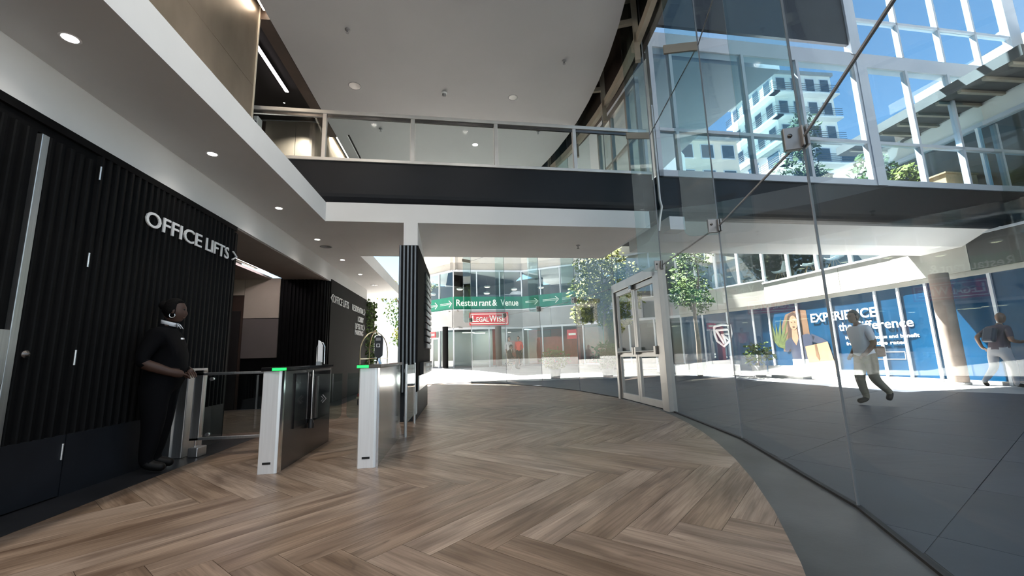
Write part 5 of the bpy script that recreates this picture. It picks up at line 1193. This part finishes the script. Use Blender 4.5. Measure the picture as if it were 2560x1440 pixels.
# ================================================================== FURNITURE BEYOND THE GLASS
def shell_chair(x, y, z, rz, label):
    t = thing('shell_chair', label, 'chair', (x, y, z), group='white shell chairs in the cafe')
    c, s = math.cos(rz), math.sin(rz)
    def T(p): return Vector((x + p[0]*c - p[1]*s, y + p[0]*s + p[1]*c, z + p[2]))
    V = []; prof = [(0.24, 0.46), (0.12, 0.43), (-0.05, 0.42), (-0.17, 0.46), (-0.22, 0.58), (-0.26, 0.74), (-0.28, 0.88)]; wd = [0.20, 0.23, 0.24, 0.24, 0.23, 0.21, 0.13]
    for (fx, fz), w in zip(prof, wd):
        for k in range(7): u = -1 + k/3; V.append(T((fx + 0.05*u*u*(1 if fz > 0.5 else 0), u*w, fz + 0.06*u*u*(1 if fz <= 0.5 else 0))))
    o = obj('shell', MB().add(V, [(j*7+k, j*7+k+1, (j+1)*7+k+1, (j+1)*7+k) for j in range(6) for k in range(6)], 0, True), 'white_gloss', t); m = o.modifiers.new('solid', 'SOLIDIFY'); m.thickness = 0.015
    for sx in (-1, 1):
        for sy in (-1, 1): obj('leg', MB().tube([T((0.06*sx, 0.06*sy, 0.42)), T((0.2*sx, 0.2*sy, 0.0))], 0.012, 6), 'timber_box', t)
for (i, s, n_, rz, lbs) in ((1, 4.75, -0.55, 2.0, 'white shell chair in the upper window left of the slogan'), (1, 3.35, -0.55, 2.6, 'white shell chair in the upper window above the poster'), (1, 2.3, -0.55, 3.4, 'white shell chair in the upper window above the slogan'), (2, 2.9, -0.9, 1.2, 'white shell chair in the upper window above the shield emblem'), (2, 1.7, -1.4, -1.0, 'white shell chair deeper in the upper window beside the tree')):
    p = fpt(i, s, n_, ZT[i]); shell_chair(p.x, p.y, ZT[i], rz, lbs)
for k, (x, y, L2, rz, lbs) in enumerate(((11.4, 13.6, 1.5, 1.6, 'white concrete bench block before the tan box poster'), (10.9, 16.6, 1.3, 1.75, 'white concrete bench block before the shield emblem'), (9.6, 18.6, 1.2, 2.1, 'white concrete bench block farthest along the blue windows'))):
    t = thing('bench_block', lbs, 'bench', (x, y, 0), group='white bench blocks'); c, s = math.cos(rz), math.sin(rz)
    obj('seat', MB().obox((x, y, 0), (c, s, 0), (-s, c, 0), Z3, -L2/2, L2/2, -0.22, 0.22, 0.08, 0.42), 'room_white', t, bevel=0.02); obj('plinth', MB().obox((x, y, 0), (c, s, 0), (-s, c, 0), Z3, -L2/2+0.06, L2/2-0.06, -0.17, 0.17, -0.01, 0.08), 'concrete_grey', t)
for k, (x, y, z, lbs) in enumerate(((-0.1, 28.5, 5.68, 'glowing round pendant lamp above the word Restaurant'), (1.76, 28.65, 5.40, 'lowest glowing pendant lamp behind the restaurant windows'), (3.7, 28.8, 5.68, 'glowing round pendant lamp above the word Venue'), (1.85, 29.5, 6.0, 'highest glowing pendant lamp behind the restaurant windows'), (5.4, 27.6, 5.6, 'glowing pendant lamp behind the arrows of the green band'), (-2.0, 29.6, 5.5, 'glowing pendant lamp behind the green band end'))):
    t = thing('pendant_lamp', lbs, 'lamp', (x, y, z), group='restaurant pendant lamps')
    obj('shade', MB().lathe([(0.05, 0.10), (0.20, 0.06), (0.24, 0.0), (0.2, -0.04)], (x, y, z), 18), 'white_gloss', t); obj('bulb', MB().lathe([(0.21, -0.03), (0.12, -0.06), (0.0, -0.07)], (x, y, z), 18), 'pendant_face', t); obj('cable', MB().tube([(x, y, z+0.1), (x, y, 6.45)], 0.008, 5), 'black_plastic', t)
for (i, s, n_, lbs) in ((2, 2.0, -2.0, 'warm tube light in the cafe ceiling beside the tree'), (2, 3.4, -2.2, 'warm tube light in the cafe ceiling near the door frame')):
    p = fpt(i, s, n_, 6.3); d = Vector((*FN[i], 0)); t = thing('tube_light', lbs, 'strip light', tuple(p))
    obj('housing', MB().obox(p, d, (*FD[i], 0), Z3, -0.6, 0.6, -0.04, 0.04, 0.0, 0.06), 'black_plastic', t); obj('tube', MB().obox(p, d, (*FD[i], 0), Z3, -0.58, 0.58, -0.03, 0.03, -0.03, 0.0), 'pendant_face', t)
for k, (s, n_, z, lbs) in enumerate(((3.4, -1.2, 2.6, 'office ceiling light nearest the slim dark column'), (2.6, -1.9, 2.6, 'office ceiling light behind the red sign'), (0.9, -1.6, 2.6, 'office ceiling light beside the red partition'))):
    p = fpt(5, s, n_, z); t = thing('office_light', lbs, 'lamp', tuple(p), group='law office ceiling lights')
    obj('tray', MB().obox(p, (*FD[5], 0), (*FN[5], 0), Z3, -0.4, 0.4, -0.12, 0.12, 0.02, 0.05), 'white_gloss', t); obj('panel', MB().obox(p, (*FD[5], 0), (*FN[5], 0), Z3, -0.38, 0.38, -0.1, 0.1, 0.0, 0.02), 'pendant_face', t)

# ================================================================== BUILDINGS BEHIND
def block(label, x0, x1, y0, y1, h, wall, floors, cols, balcony=False, dark='win_dark'):
    t = thing('apartment_block', label, 'building', ((x0+x1)/2, (y0+y1)/2, 0)); obj('walls', B(x0, x1, y0, y1, 0, h), wall, t)
    fh = h/floors; cw = (x1-x0)/cols; cw2 = (y1-y0)/max(2, cols)
    for f in range(floors):
        if (f+1)*fh < 6: continue
        for c in range(cols):
            wn = obj('window', B(x0+c*cw+cw*0.18, x0+(c+1)*cw-cw*0.18, y0-0.08, y0+0.1, f*fh+fh*0.28, f*fh+fh*0.85), 'white_aluminium', t)
            obj('pane', B(x0+c*cw+cw*0.22, x0+(c+1)*cw-cw*0.22, y0-0.10, y0-0.08, f*fh+fh*0.32, f*fh+fh*0.82), dark, wn)
        for c in range(max(2, cols)):
            wn = obj('window', B(x0-0.08, x0+0.1, y0+c*cw2+cw2*0.2, y0+(c+1)*cw2-cw2*0.2, f*fh+fh*0.28, f*fh+fh*0.85), 'white_aluminium', t)
            obj('pane', B(x0-0.10, x0-0.08, y0+c*cw2+cw2*0.24, y0+(c+1)*cw2-cw2*0.24, f*fh+fh*0.32, f*fh+fh*0.82), dark, wn)
        if balcony:
            bc = obj('balcony', B(x0-1.0, x1, y0-1.2, y0, f*fh+fh*0.02, f*fh+fh*0.08).box(x0-1.2, x0, y0-1.2, y1, f*fh+fh*0.02, f*fh+fh*0.08), wall, t)
            rl = MB()
            for q in (0.16, 0.24, 0.32, 0.4): rl.box(x0-1.18, x1, y0-1.2, y0-1.15, f*fh+fh*q, f*fh+fh*q+0.06).box(x0-1.2, x0-1.15, y0-1.2, y1, f*fh+fh*q, f*fh+fh*q+0.06)
            obj('railing', rl, 'steel_dark', bc)
    obj('roof', B(x0-0.3, x1+0.3, y0-0.3, y1+0.3, h, h+0.5), 'concrete_grey', t); return t
block('peach apartment block behind the first bridge windows', 21.5, 31.5, 41, 50, 24.5, 'facade_peach', 8, 4)
block('white apartment block with railed balconies beside the tall tree', 36.5, 46, 40, 50, 24.0, 'facade_white', 8, 3, True)
block('tall white tower with balconies higher than its neighbours', 48, 58, 53, 63, 43.0, 'facade_white', 11, 4, True)
block('pale blue office block at the far end of the bridge windows', 56, 68, 36, 46, 27.0, 'facade_blue', 8, 5)
block('distant pale blue building in the gap beside the ribbed column', -5.9, -3.6, 44, 52, 11.5, 'facade_blue', 4, 2)
block('unseen dark grey block added behind the viewer to cut sky reflections', 4, 44, -48, -36, 24.0, 'brick_brown', 7, 9)  # added out of view so the glass mirrors less sky
block('low white building across the street beyond the trees', -22, -9, 46, 54, 7.5, 'facade_white', 2, 4)
